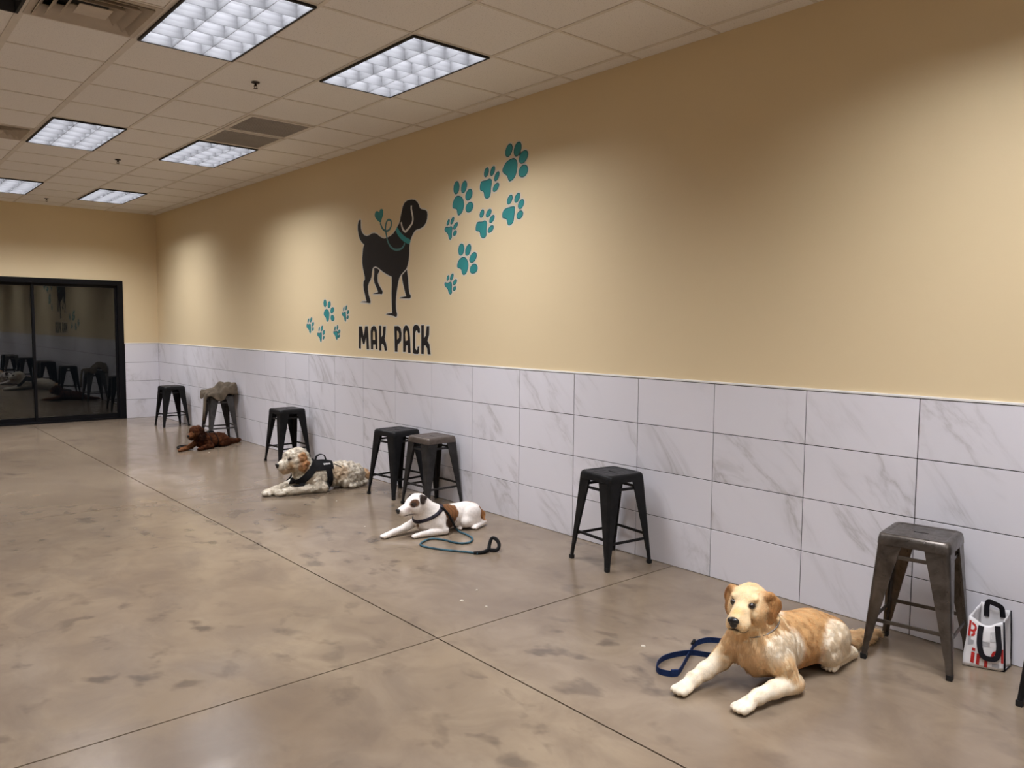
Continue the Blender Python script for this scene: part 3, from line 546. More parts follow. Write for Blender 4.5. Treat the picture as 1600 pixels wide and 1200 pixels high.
# ------------------------------------------------------------------ metal stools
GUN = m_metal('gunmetal steel', (.088,.075,.064), .33, .8)
BLK = m_metal('black powder coat', (.006,.006,.0065), .42, .1, .0, .18)
BRZ = m_metal('dark bronze steel', (.080,.060,.048), .42, .5, .4)
GRYS = m_metal('dark grey steel', (.050,.047,.045), .42, .4, .5)
RUB = m_paintflat('black rubber foot', (.010,.010,.010), .7)
SH = .61
def rrect(a, r, z, n=5):
    out = []
    for cx, cy, t0 in ((a-r, a-r, 0), (-a+r, a-r, 90), (-a+r, -a+r, 180), (a-r, -a+r, 270)):
        for k in range(n):
            t = math.radians(t0 + 90*k/(n-1)); out.append((cx + r*math.cos(t), cy + r*math.sin(t), z))
    return out
def leg_ring(t, sx, sy):
    """folded sheet leg at parameter t (0 top, 1 foot): angle section, rounded outer corner, ribs"""
    z = (SH-.028)*(1-t) + .018*t
    c = .152 + (.196-.152)*t                       # outer corner offset from the stool axis
    w = .082*(1-t)**1.15 + .026                    # flange width
    if t > .86: w = .026 + (.082*(1-.86)**1.15)*max(0, (1-t)/.14)*.6
    th = .006 + .010*t
    rr = .016
    P = [(-w, 0), (-rr, 0), (-rr*.3, -rr*.3), (0, -rr), (0, -w), (-th, -w), (-th*.9, -rr*1.2), (-rr*1.2, -th*.9), (-w, -th)]
    ring = [(sx*(c+a), sy*(c+b), z) for a, b in P]
    return ring if sx*sy > 0 else ring[::-1]
STOOL_MESH = {}
def make_stool(x, y, rot, m, label, seat_m=None, seat_label=None):
    r = empty('metal_stool', (x, y, 0), math.radians(rot))
    tag(r, label, 'stool', 'backless metal counter stools')
    def put(key, name, builder, mt, smooth=False, bev=None):
        k = (key, mt.name)
        if k not in STOOL_MESH:
            o = builder().build(name, mt, r, smooth); STOOL_MESH[k] = o
        else: o = share(name, STOOL_MESH[k], r)
        if bev: bevel(o, bev, 2)
        return o
    def seat():
        s = MB(); n = 5
        prof = [(.158, .030, SH-.052), (.157, .032, SH-.030), (.153, .034, SH-.010), (.148, .034, SH-.003), (.141, .032, SH), (.128, .028, SH-.0015), (.122, .026, SH-.0045)]
        rings = [rrect(a, q, z) for a, q, z in prof]
        s.loft(rings, caps=False)
        # pan with a carrying slot
        inner = rrect(.122, .026, SH-.0045); hole = []
        for px_, py_, pz_ in inner:                  # slot runs parallel to the wall
            t = math.atan2(py_, px_); e = math.sin(t)
            hole.append((.0085*math.cos(t), max(-1, min(1, e*1.5))*.026 + .0085*e, SH-.0045))
        v = inner + hole; nn = 20
        s.add(v, [(i, (i+1) % nn, nn+(i+1) % nn, nn+i) for i in range(nn)])
        s.add(hole + [(a, b, SH-.02) for a, b, c_ in hole], [(i, (i+1) % nn, nn+(i+1) % nn, nn+i) for i in range(nn)] )
        under = [rrect(.152, .028, SH-.052), rrect(.148, .030, SH-.016)]
        s.loft([rrect(.158, .030, SH-.052), under[0], under[1]][::-1], caps=False)
        s.add(under[1], [tuple(reversed(range(20)))])
        return s
    so = put('seat', 'seat', seat, seat_m or m, True)
    if seat_label: so['label'] = seat_label
    for sx in (-1, 1):
        for sy in (-1, 1):
            def leg():
                s = MB(); s.loft([leg_ring(t, sx, sy) for t in (1, .97, .88, .855, .7, .5, .3, .15, 0)]); return s
            lg = put('leg%d%d' % (sx, sy), 'leg', leg, m)
            def foot():
                c = .196 - .013; a = .016
                q = lambda a, z: [(sx*c-a, sy*c-a, z), (sx*c+a, sy*c-a, z), (sx*c+a, sy*c+a, z), (sx*c-a, sy*c+a, z)]
                return MB().loft([q(.0115, 0), q(.0130, .005), q(.0135, .026)])
            k = ('foot%d%d' % (sx, sy), RUB.name)
            if k not in STOOL_MESH: STOOL_MESH[k] = foot().build('rubber_foot', RUB, lg)
            else: share('rubber_foot', STOOL_MESH[k], lg)
    # lower foot rails, upper cross strap pair
    def rail(ax, s_, z, inset):
        def b():
            t = 1 - (z-.018)/(SH-.046); c = .152 + .044*t - inset; L = c - .012
            mb = MB()
            if ax == 0: mb.box(-L, L, s_*c-.004, s_*c+.004, z-.009, z+.009)
            else: mb.box(s_*c-.004, s_*c+.004, -L, L, z-.009, z+.009)
            return mb
        return b
    for s_ in (-1, 1):
        put('railx%d' % s_, 'foot_rail', rail(0, s_, .172, .010), m, False, .002)
        put('raily%d' % s_, 'foot_rail', rail(1, s_, .196, .010), m, False, .002)
        put('topx%d' % s_, 'upper_rail', rail(0, s_, .512, .014), m, False, .002)
        put('topy%d' % s_, 'upper_rail', rail(1, s_, .505, .014), m, False, .002)
    return r
make_stool(-.262, -.135, 9.0, GUN, 'brushed gunmetal stool beside the tote bag, behind the golden dog')
make_stool(-.242, 1.848, -7.0, BLK, 'black stool standing alone between the spotted dog and the golden dog')
make_stool(-.215, 3.965, 1.0, m_metal('worn black steel', (.016,.0145,.014), .42, .3, .2, .25), 'dark stool with a bronze-brown seat, directly behind the spotted dog', BRZ, 'worn bronze-brown seat')
make_stool(-.225, 4.515, 6.0, BLK, 'black stool left of the bronze-seated one, between white and spotted dogs')
make_stool(-.250, 6.775, 1.0, BLK, 'black stool directly behind the white curly dog')
make_stool(-.225, 8.93, -3.0, GRYS, 'dark grey stool with a jacket on its seat, behind the brown dog')
make_stool(-.245, 10.82, 2.0, BLK, 'black stool farthest away, by the room corner next to the glass door')
make_stool(-.258, -.812, 0.0, BLK, 'black stool cut off by the right edge of the picture')

# ------------------------------------------------------------------ organic bodies: smooth-blended solids -> one continuous mesh
def vnorm(a): return a / np.maximum(np.linalg.norm(a, axis=-1, keepdims=True), 1e-9)
class Body:
    def __init__(s, soft=.006): s.P = []; s.soft = soft
    def cone(s, a, b, ra, rb, col, k=.03, fur=0., flow=None):
        s.P.append(dict(t=0, a=np.array(a, float), b=np.array(b, float), ra=ra, rb=rb, col=np.array(col), k=k, fur=fur,
                        flow=np.array(flow if flow is not None else np.subtract(b, a), float)))
    def chain(s, pts, rad, col, **kw):
        for i in range(len(pts)-1): s.cone(pts[i], pts[i+1], rad[i], rad[i+1], col, **kw)
    def ell(s, c, r, col, R=None, k=.03, fur=0., flow=(-1, 0, -.4)):
        s.P.append(dict(t=1, c=np.array(c, float), r=np.array(r, float), R=np.eye(3) if R is None else np.array(R, float), col=np.array(col), k=k, fur=fur, flow=np.array(flow, float)))
    @staticmethod
    def dist(p, X):
        if p['t'] == 0:
            ab = p['b'] - p['a']; t = np.clip(((X - p['a']) @ ab) / max(ab @ ab, 1e-9), 0, 1)
            return np.linalg.norm(X - (p['a'] + t[..., None]*ab), axis=-1) - (p['ra'] + t*(p['rb']-p['ra']))
        q = (X - p['c']) @ p['R'].T                 # rows of R are the local axes
        k0 = np.linalg.norm(q/p['r'], axis=-1); k1 = np.linalg.norm(q/p['r']**2, axis=-1)
        return k0*(k0-1)/np.maximum(k1, 1e-6)
    def eval(s, X):
        o = np.full(X.shape[:-1], 1.0)
        for p in s.P:
            d = Body.dist(p, X); w = np.clip(.5+.5*(o-d)/p['k'], 0, 1); o = o*(1-w)+d*w - p['k']*w*(1-w)
        return o
    def bounds(s):
        lo, hi = [], []
        for p in s.P:
            if p['t'] == 0:
                r = max(p['ra'], p['rb']); lo.append(np.minimum(p['a'], p['b'])-r); hi.append(np.maximum(p['a'], p['b'])+r)
            else:
                e = np.sqrt(((p['R'].T * p['r'])**2).sum(1)); lo.append(p['c']-e); hi.append(p['c']+e)
        return np.array(lo), np.array(hi)
    def field(s, h, pad=.05):
        lo, hi = s.bounds(); L = lo.min(0)-pad; U = hi.max(0)+pad
        n = np.ceil((U-L)/h).astype(int)+1; V = np.full(n, 1.0)
        for p, a, b in zip(s.P, lo, hi):
            i0 = np.maximum(np.floor((a-pad-L)/h).astype(int), 0); i1 = np.minimum(np.ceil((b+pad-L)/h).astype(int)+1, n)
            ax = [L[k] + h*np.arange(i0[k], i1[k]) for k in range(3)]
            X = np.stack(np.meshgrid(*ax, indexing='ij'), -1)
            d = Body.dist(p, X); sl = tuple(slice(i0[k], i1[k]) for k in range(3)); o = V[sl]
            w = np.clip(.5+.5*(o-d)/p['k'], 0, 1); V[sl] = o*(1-w)+d*w - p['k']*w*(1-w)
        s.L, s.h, s.V = L, h, V
        return V
    def ground(s):                                  # nothing sinks below the floor: flatten against z = 0
        z = s.L[2] + s.h*np.arange(s.V.shape[2]); s.V = np.maximum(s.V, (.002 - z)[None, None, :])
    def nets(s, iso=0.0):
        return surface_nets(s.V - iso, s.L, s.h)
    def weights(s, X):
        D = np.stack([Body.dist(p, X) for p in s.P], 1); D -= D.min(1, keepdims=True)
        W = np.exp(-D/s.soft); return W/W.sum(1, keepdims=True)

def surface_nets(V, L, h):
    ins = V < 0; c = [slice(None, -1), slice(1, None)]
    cn = [(i, j, k) for i in (0, 1) for j in (0, 1) for k in (0, 1)]
    sh = tuple(n-1 for n in V.shape); cnt = np.zeros(sh, np.int8)
    for i, j, k in cn: cnt += ins[c[i], c[j], c[k]]
    act = (cnt > 0) & (cnt < 8); idx = np.full(sh, -1, np.int64); ii = np.argwhere(act); idx[act] = np.arange(len(ii))
    vals = np.stack([V[ii[:,0]+i, ii[:,1]+j, ii[:,2]+k] for i, j, k in cn], 1); off = np.array(cn, float)
    acc = np.zeros((len(ii), 3)); num = np.zeros(len(ii))
    for a in range(8):
        for b in range(a+1, 8):
            if abs(off[a]-off[b]).sum() != 1: continue
            va, vb = vals[:, a], vals[:, b]; m = (va < 0) != (vb < 0); t = np.where(m, va/np.where(m, va-vb, 1), 0)
            acc += np.where(m[:, None], off[a] + t[:, None]*(off[b]-off[a]), 0); num += m
    verts = L + h*(ii + acc/num[:, None]); F = []
    for ax in range(3):
        u, w = [(1, 2), (2, 0), (0, 1)][ax]
        s0 = [slice(None)]*3; s1 = [slice(None)]*3; s0[ax] = slice(None, -1); s1[ax] = slice(1, None)
        A, B = ins[tuple(s0)], ins[tuple(s1)]
        for flip in (0, 1):
            e = np.argwhere((A & ~B) if not flip else (~A & B)); e = e[(e[:, u] > 0) & (e[:, w] > 0)]
            q = []
            for du, dw in ((1, 1), (0, 1), (0, 0), (1, 0)):
                x = e.copy(); x[:, u] -= du; x[:, w] -= dw; ok = np.minimum(x, np.array(sh)-1)
                q.append(idx[ok[:, 0], ok[:, 1], ok[:, 2]])
            q = np.stack(q, 1); F.append(q if not flip else q[:, ::-1])
    F = np.concatenate(F); F = F[(F >= 0).all(1)]
    return verts, F

def np_mesh(name, V, F, colors=None, smooth=True, mats=None, parent=None, normals=None):
    me = bpy.data.meshes.new(name); nv, nf, w = len(V), len(F), F.shape[1]
    me.vertices.add(nv); me.vertices.foreach_set('co', np.asarray(V, np.float32).ravel())
    me.loops.add(nf*w); me.loops.foreach_set('vertex_index', np.asarray(F, np.int32).ravel())
    me.polygons.add(nf); me.polygons.foreach_set('loop_start', np.arange(0, nf*w, w, dtype=np.int32))
    if smooth: me.polygons.foreach_set('use_smooth', np.ones(nf, bool))
    me.update(calc_edges=True); me.validate()
    if colors is not None:
        at = me.color_attributes.new('coat', 'FLOAT_COLOR', 'POINT')
        at.data.foreach_set('color', np.concatenate([colors, np.ones((nv, 1))], 1).astype(np.float32).ravel())
    if normals is not None: me.normals_split_custom_set_from_vertices([tuple(n) for n in normals])
    if mats: me.materials.append(mats)
    o = bpy.data.objects.new(name, me); col.objects.link(o)
    if parent: o.parent = parent
    return o
def vert_normals(V, F):
    n = np.cross(V[F[:, 2]]-V[F[:, 0]], V[F[:, 3]]-V[F[:, 1]]); N = np.zeros_like(V)
    for k in range(4): np.add.at(N, F[:, k], n)
    return vnorm(N)
def m_coat(name, rough=.75, sheen=.04, bump=.0, through=0.):
    m = mat(name, (.5,.5,.5), rough, spec=.22); t = NT(m)
    a = t.n('ShaderNodeVertexColor'); a.layer_name = 'coat'
    v = t.coord('Object'); f = t.ramp(t.noise(v, 60, 4, .7), [(.25,(.80,.80,.80)),(.75,(1.12,1.12,1.12))])
    t.l(t.mix(1.0, a.outputs['Color'], f, 'MULTIPLY'), t.b.inputs['Base Color'])
    t.b.inputs['Sheen Weight'].default_value = sheen; t.b.inputs['Sheen Roughness'].default_value = .5
    if bump: t.bump(t.noise(v, 170, 3, .7), bump, .004)
    if through:
        tr = t.n('ShaderNodeBsdfTranslucent'); mx = t.n('ShaderNodeMixShader'); mx.inputs[0].default_value = through
        out = t.t.nodes['Material Output']; t.l(a.outputs['Color'], tr.inputs['Color'])
        t.l(t.b.outputs[0], mx.inputs[1]); t.l(tr.outputs[0], mx.inputs[2]); t.l(mx.outputs[0], out.inputs[0])
    return m
COAT = m_coat('dog coat', bump=.25); FUR = m_coat('dog fur', .7, .04, through=.48)
NOSE = mat('wet black nose', (.010,.009,.009), .28, spec=.5)
EYE = mat('dark brown eye', (.012,.006,.003), .06, spec=.8)
CLAW = mat('dark claw', (.05,.035,.03), .45)
rng = np.random.default_rng(11)
def fnoise(X, scale, seed=0, n=14):
    """smooth random field in [-1, 1]: sum of random plane waves"""
    g = np.random.default_rng(100+seed); K = vnorm(g.normal(size=(n, 3)))*scale*6.283*(.7+.6*g.random((n, 1))); ph = g.random(n)*6.283
    return np.sin(X @ K.T + ph).sum(1)/math.sqrt(n)*1.15


def make_fur(V, F, N, Cc, length, flow, count, width, parent, lift=.35, curl=0., seg=3, jitter=.25, droop=.15, name='fur', clump=.10, cscale=38., cjit=.18, gain=1.3):
    """fur as thin tapered ribbons rooted on the skin, one object of stuff"""
    tri = np.concatenate([F[:, [0, 1, 2]], F[:, [0, 2, 3]]])
    ar = np.linalg.norm(np.cross(V[tri[:, 1]]-V[tri[:, 0]], V[tri[:, 2]]-V[tri[:, 0]]), axis=1) * (length[tri[:, 0]] > .002)
    pick = rng.choice(len(tri), count, p=ar/ar.sum()); T = tri[pick]
    b = rng.random((count, 2)); s_ = b.sum(1) > 1; b[s_] = 1-b[s_]; w = np.stack([1-b.sum(1), b[:, 0], b[:, 1]], 1)
    g = lambda A: (A[T]*w[..., None]).sum(1)
    P, n, c = g(V), vnorm(g(N)), g(Cc); ln = (length[T]*w).sum(1)*(.7+.6*rng.random(count)); fl = g(flow)
    fl = vnorm(fl - n*(fl*n).sum(1, keepdims=True) + 1e-6)
    cl = np.stack([fnoise(P, cscale, 7+k) for k in range(3)], 1)*cjit
    d = vnorm(fl*(1-lift) + n*lift + cl + rng.normal(0, jitter, (count, 3))); side = vnorm(np.cross(d, n) + rng.normal(0, .15, (count, 3)))
    pts = []; ph = rng.random(count)*6.28
    for k in range(seg+1):
        t = k/seg
        q = P - n*.0006 + d*(ln*t)[:, None] + np.array([0, 0, -1.])*(ln*droop*t*t)[:, None]
        if curl:
            q = q + (side*np.sin(ph+t*7.5)[:, None] + np.cross(side, d)*np.cos(ph+t*7.5)[:, None])*(curl*min(1, t*1.6))
        q[:, 2] = np.maximum(q[:, 2], .0025); pts.append(q)
    vs_, fs, cs, ns = [], [], [], []
    sh = (.84+.24*rng.random(count) + clump*np.clip(fnoise(P, cscale, 5), -1, 1))[:, None]
    nn = vnorm(n + side*rng.normal(0, .16, (count, 1)) + d*.12)
    for k in range(seg+1):
        wd = width*(1-.80*(k/seg)**1.5)*.5; root = .94+.06*k/seg
        for sgn in (-1, 1):
            vs_.append(pts[k]+side*wd*sgn); q_ = c*sh*root*gain; cs.append(q_*np.minimum(1, .93/np.maximum(q_.max(1, keepdims=True), 1e-6))); ns.append(nn)
    A = np.stack(vs_, 1).reshape(-1, 3); Ca = np.stack(cs, 1).reshape(-1, 3); Na = np.stack(ns, 1).reshape(-1, 3)
    m = 2*(seg+1); base = np.arange(count)*m
    for k in range(seg): fs.append(np.stack([base+2*k, base+2*k+1, base+2*k+3, base+2*k+2], 1))
    o = np_mesh(name, A, np.concatenate(fs), Ca, True, FUR, parent, Na)
    o['kind'] = 'stuff'; return o

def frame(F_, up=(0, 0, 1)):
    f = np.array(F_, float); f /= np.linalg.norm(f); l = np.cross(up, f); l /= np.linalg.norm(l); return np.stack([f, l, np.cross(f, l)])   # rows: forward, left, up
class Head:
    """places features given in (forward, left, up) of the head"""
    def __init__(s, S, F_): s.S = np.array(S, float); s.R = frame(F_)
    def p(s, a, b, c): return s.S + np.array([a, b, c]) @ s.R
    def d(s, a, b, c): return np.array([a, b, c]) @ s.R
def rot3(R, yaw=0, pitch=0, roll=0):
    """turn the rows of a frame: yaw about up, pitch about left, roll about forward"""
    f, l, u = R
    def rr(v, ax, t): return v*math.cos(t)+np.cross(ax, v)*math.sin(t)+ax*(ax@v)*(1-math.cos(t))
    for ax, t in ((u, yaw), (l, pitch), (f, roll)): f, l, u = rr(f, ax, t), rr(l, ax, t), rr(u, ax, t)
    return np.stack([f, l, u])
def ball(name, c, r, m, parent, R=None, n=16, mm=10):
    c = np.array(c); r = np.array(r if np.ndim(r) else [r]*3, float); R = np.eye(3) if R is None else R; v = []; f = []
    for i in range(mm+1):
        for j in range(n):
            a, b = math.pi*i/mm, 2*math.pi*j/n
            v.append(c + (np.array([math.cos(a), math.sin(a)*math.cos(b), math.sin(a)*math.sin(b)])*r) @ R)
    for i in range(mm):
        for j in range(n): f.append((i*n+j, i*n+(j+1) % n, (i+1)*n+(j+1) % n, (i+1)*n+j))
    return obj(name, v, f, m, parent, True)
def nose_mesh(H_, a, b, c, s, parent):
    """broad-topped nose leather with two nostrils"""
    B = Body(); q = lambda x, y, z: H_.p(a+x*s, b+y*s, c+z*s)
    B.ell(q(0, 0, .004), np.array([.012, .021, .013])*s, (0, 0, 0), H_.R, .008); B.ell(q(-.001, 0, -.010), np.array([.011, .013, .013])*s, (0, 0, 0), H_.R, .008)
    V = B.field(.0022*s, .012)
    for sg in (-1, 1):
        X = np.stack(np.meshgrid(*[B.L[k]+B.h*np.arange(V.shape[k]) for k in range(3)], indexing='ij'), -1)
        V = np.maximum(V, -(np.linalg.norm(X-q(.011, sg*.0105, -.002), axis=-1)-.0042*s))
    B.V = V; v, f = B.nets(); return np_mesh('nose', v, f, None, True, NOSE, parent)
def paint(Cc, V, c, r, colr, soft=.35, noise=.0):
    """coat marking: ellipsoidal patch with a ragged edge"""
    d = np.linalg.norm((V-np.array(c))/np.array(r), axis=1)
    if noise: d = d + noise*(np.sin(V[:, 0]*71+1.3)*np.sin(V[:, 1]*83+.4)*np.sin(V[:, 2]*77) + .5*np.sin(V[:, 0]*160)*np.sin(V[:, 2]*143))
    w = np.clip((1+soft/2-d)/soft, 0, 1)[:, None]; w = w*w*(3-2*w)
    return Cc*(1-w) + np.array(colr)*w
def finish(B, h, root, furs=None, painters=(), name='body', after=None, lump=0., lscale=30.):
    B.field(h); B.ground(); V, F = B.nets(); W = B.weights(V)
    C_ = W @ np.stack([p['col'] for p in B.P]); ln = W @ np.array([p['fur'] for p in B.P]); fl = W @ vnorm(np.stack([p['flow'] for p in B.P]))
    for a in painters: C_ = paint(C_, V, *a)
    N = vert_normals(V, F)
    if after: C_, ln, fl = after(V, N, C_, ln, fl)
    if lump:                                        # locks of hair: lumpy skin where the coat is long
        a = lump*np.clip((ln-.008)/.012, 0, 1.2); f1 = fnoise(V, lscale, 1); f2 = fnoise(V, lscale*2.1, 2)
        V = V + N*(a*(f1 + .5*f2))[:, None]; V[:, 2] = np.maximum(V[:, 2], .001); C_ = np.clip(C_*(1 + .10*np.clip(f1, -1, 1)[:, None]), 0, 1); N = vert_normals(V, F)
    o = np_mesh(name, V, F, C_, True, COAT, root)
    if furs: make_fur(V, F, N, C_, ln, fl, parent=root, **furs)
    return V, F, N, C_
def toes(B, c, R, s, colr, fur=0., n=4, spread=.0155, lenf=.021):
    """four toes across the front of a paw; R rows = paw forward, left, up"""
    for i in range(n):
        o = (i-(n-1)/2); B.ell(np.array(c) + (R[0]*(lenf-abs(o)*.006) + R[1]*o*spread)*s + R[2]*-.002*s, np.array([.021, .0095, .0135])*s, colr, R, .006*s, fur, flow=R[0])
def claws(c, R, s, root, n=4, spread=.0155, lenf=.021):
    for i in range(n):
        o = (i-(n-1)/2); p = np.array(c) + (R[0]*(lenf+.016-abs(o)*.006) + R[1]*o*spread)*s + R[2]*-.003*s
        MB().tube([Vector(p), Vector(p+R[0]*.007*s-R[2]*.002*s), Vector(p+R[0]*.012*s-R[2]*.006*s)], [.0032*s, .0026*s, .0008*s], 6).build('claw', CLAW, root, True)

def band(B, c0, ax, half, off, thick, name, m, root, rmax=.16, n=56):
    """collar: closed strap hugging the body around an axis"""
    c0 = np.array(c0, float); ax = np.array(ax, float); ax /= np.linalg.norm(ax); u = np.cross(ax, (0, 1, 0)); u /= np.linalg.norm(u); w = np.cross(ax, u)
    rs = np.linspace(.02, rmax, 70); rings = []; R_ = np.zeros((n, 3))
    for k in range(n):
        dv = u*math.cos(2*math.pi*k/n) + w*math.sin(2*math.pi*k/n)
        for e, a in enumerate((-half, 0, half)):
            f = B.eval(c0 + ax*a + rs[:, None]*dv) > 0; R_[k, e] = rs[np.argmax(f)] if f.any() else rmax
    for e in range(3):
        for it in range(3): R_[:, e] = (R_[:, e] + np.roll(R_[:, e], 1) + np.roll(R_[:, e], -1))/3
    for k in range(n):
        dv = u*math.cos(2*math.pi*k/n) + w*math.sin(2*math.pi*k/n); r = R_[k] + off
        rings.append([Vector(c0+ax*a+dv*q) for a, q in ((-half, r[0]), (-half, r[0]+thick), (0, r[1]+thick), (half, r[2]+thick), (half, r[2]), (0, r[1]))])
    return MB().loft(rings + [rings[0]], caps=False).build(name, m, root, True)
def shell(B, off, region, name, m, root, thick):
    """strap or garment following the body at a stand-off, cut out by a region of space"""
    V2, F2 = B.nets(off); keep = region(V2)[F2].all(1); F3 = F2[keep]; used, inv = np.unique(F3, return_inverse=True)
    o = np_mesh(name, V2[used], inv.reshape(F3.shape), None, True, m, root); sm = o.modifiers.new('thick', 'SOLIDIFY'); sm.thickness = thick; sm.offset = -1
    sm2 = o.modifiers.new('even', 'SMOOTH'); sm2.iterations = 4
    return o
# ------------------------------------------------------------------ golden-haired dog, nearest dog
def golden():
    root = empty('dog', (-.9, .17, 0), math.pi)
    tag(root, 'golden and cream long-haired dog lying nearest, facing the viewer, blue leash beside it', 'dog', 'dogs lying along the wall')
    GOLD, PALE, CREAM, EARC = (.51,.295,.125), (.77,.585,.345), (.81,.715,.56), (.44,.23,.085)
    B = Body(); H_ = Head((.280, -.03, .388), (.95, .22, -.105)); p, d = H_.p, H_.d
    # trunk
    B.ell((.08, -.005, .155), (.195, .115, .139), GOLD, fur=.007, flow=(-1, 0, -.5))
    B.ell((.220, -.02, .185), (.105, .098, .125), PALE, fur=.022, flow=(.1, 0, -1), k=.05)
    B.ell((-.10, .02, .148), (.19, .115, .125), GOLD, fur=.007, flow=(-1, 0, -.5), k=.05)
    B.ell((-.25, .045, .118), (.135, .108, .098), GOLD, fur=.009, flow=(-1, 0, -.6), k=.05)
    B.cone((.19, -.02, .235), (.255, -.03, .345), .100, .078, PALE, fur=.020, flow=(-.1, 0, -1), k=.05)
    # hind quarters
    B.ell((-.175, .118, .132), (.118, .058, .088), CREAM, frame((-1, .1, .25)), fur=.014, flow=(-.4, .1, -1))
    B.cone((-.15, .130, .075), (-.36, .122, .042), .042, .026, CREAM, fur=.012, flow=(-1, 0, -.2))
    B.cone((-.375, .122, .028), (-.215, .122, .026), .026, .025, CREAM, fur=.008, flow=(1, 0, 0), k=.012)
    hp = np.array((-.175, .122, .024)); HR = frame((1, .05, 0)); B.ell(hp, (.042, .034, .024), CREAM, HR, .010, .003, (1, 0, 0)); toes(B, hp+HR[0]*.01, HR, 1.05, CREAM, .002)
    B.ell((-.22, -.055, .10), (.14, .062, .085), CREAM, fur=.015)
    B.cone((-.15, -.11, .05), (-.36, -.07, .03), .042, .028, CREAM, fur=.012)
    B.chain([(-.34, .055, .080), (-.46, .06, .052), (-.60, .075, .038), (-.72, .085, .030)], [.038, .030, .026, .012], PALE, fur=.042, flow=(-1, .1, -.45), k=.03)
    # fore legs, dog's left (towards the viewer) then right
    B.ell((.190, .078, .170), (.080, .050, .110), CREAM, frame((-.25, 0, 1)), fur=.013, flow=(-.3, 0, -1), k=.04)
    B.chain([(.220, .100, .132), (.190, .132, .056)], [.054, .042], PALE, fur=.012, k=.03)
    B.chain([(.186, .132, .048), (.30, .116, .054), (.40, .102, .048), (.455, .093, .036)], [.042, .035, .029, .028], CREAM, fur=.007, k=.02)
    B.cone((.165, .135, .045), (.14, .138, .030), .026, .014, PALE, fur=.030, flow=(-1, 0, -.5))
    lp = np.array((.475, .088, .026)); LR = frame((1, -.12, 0)); B.ell(lp, (.044, .037, .025), CREAM, LR, .014, .003, (1, 0, 0)); toes(B, lp+LR[0]*.016, LR, 1.2, CREAM, .002)
    B.ell((.210, -.112, .170), (.080, .048, .100), PALE, frame((-.2, 0, 1)), fur=.018, flow=(-.1, 0, -1), k=.04)
    B.chain([(.245, -.135, .140), (.295, -.158, .088)], [.052, .042], PALE, fur=.012, k=.03)
    B.chain([(.29, -.158, .085), (.39, -.166, .062), (.47, -.172, .044), (.51, -.172, .034)], [.042, .036, .030, .028], CREAM, fur=.007, k=.02)
    rp = np.array((.535, -.172, .026)); RR = frame((1, .0, 0)); B.ell(rp, (.044, .037, .025), CREAM, RR, .014, .003, (1, 0, 0)); toes(B, rp+RR[0]*.016, RR, 1.2, CREAM, .002)
    # head
    sf = .007; R = H_.R
    B.ell(p(-.010, 0, .002), (.086, .076, .070), PALE, R, fur=.011, flow=d(-1, 0, -.1), k=.03)
    B.ell(p(.046, 0, .022), (.042, .054, .042), PALE, R, .02, sf, d(-1, 0, 0))
    for s in (-1, 1):
        B.ell(p(.056, s*.038, .042), (.022, .020, .012), PALE, R, .014, sf, d(-1, 0, 0))
        B.ell(p(.030, s*.050, -.030), (.052, .028, .046), PALE, R, .025, .011, d(-1, 0, -.6))
        B.ell(p(.132, s*.024, -.046), (.046, .026, .033), PALE, R, .012, .005, d(-.6, 0, -.5))
        er = rot3(R, yaw=-s*.80, roll=s*.16)
        B.ell(p(-.012, s*.076, .034), (.032, .018, .018), EARC, er, .018, .009, d(0, 0, -1))
        B.ell(p(-.020, s*.098, -.006), (.038, .0115, .042), EARC, er, .012, .009, d(-.1, 0, -1))
        B.ell(p(-.002, s*.094, -.044), (.025, .0105, .034), EARC, er, .012, .010, d(0, 0, -1))
    B.cone(p(.066, 0, -.002), p(.160, 0, -.020), .043, .031, PALE, .018, .005, d(-1, 0, 0))
    B.cone(p(.04, 0, -.070), p(.138, 0, -.074), .032, .020, PALE, .012, .004, d(-1, 0, -.4))
    def after(V, N, C_, ln, fl):
        q = (V-H_.S) @ R.T                          # head coordinates
        # markings: creamy blaze, dark lip line and eye rims, darker ears; warm brown saddle edge
        face = (q[:, 0] > -.02) & (np.abs(q[:, 1]) < .06) & (q[:, 2] > -.09)
        for s in (-1, 1):
            C_ = paint(C_, V, p(.080, s*.040, .019), (.020, .0195, .0120), (.045, .024, .013), .5)
            C_ = paint(C_, V, p(.118, s*.040, -.072), (.062, .020, .0065), (.07,.035,.022), .9)
            C_ = paint(C_, V, p(-.03, s*.075, -.02), (.03, .02, .05), (.42,.20,.07), .9)
        C_ = paint(C_, V, p(.168, 0, -.058), (.024, .022, .012), (.03,.02,.018), .8)
        C_ = paint(C_, V, p(.14, 0, .000), (.035, .024, .022), (.62,.37,.15), 1.0)
        ln = np.where(V[:, 2] < .012, ln*.4, ln)
        return C_, ln, fl
    V, F, N, C_ = finish(B, .0046, root, dict(count=110000, width=.0026, lift=.13, jitter=.07, droop=.12, clump=.06, cscale=24., cjit=.09, gain=1.40), painters=[
        ((-.17, .17, .15), (.105, .09, .085), CREAM, .5, .10), ((.13, .13, .16), (.07, .07, .13), CREAM, .7, .10), ((.30, -.02, .12), (.09, .12, .09), (.76,.58,.36), .8),
        ((.10, -.02, .33), (.07, .05, .05), CREAM, .8, .1)], after=after, lump=.0018, lscale=16.)
    nose_mesh(H_, .188, 0, -.016, 1.2, root)
    for s in (-1, 1): ball('eye', p(.0780, s*.0385, .0190), .0148, EYE, root)
    for c, Rr in ((lp+LR[0]*.014, LR), (rp+RR[0]*.014, RR), (hp+HR[0]*.01, HR)): claws(c, Rr, .95, root)
    # chain collar
    STEEL = mat('steel chain', (.16,.15,.14), .45, .8); cpts = []
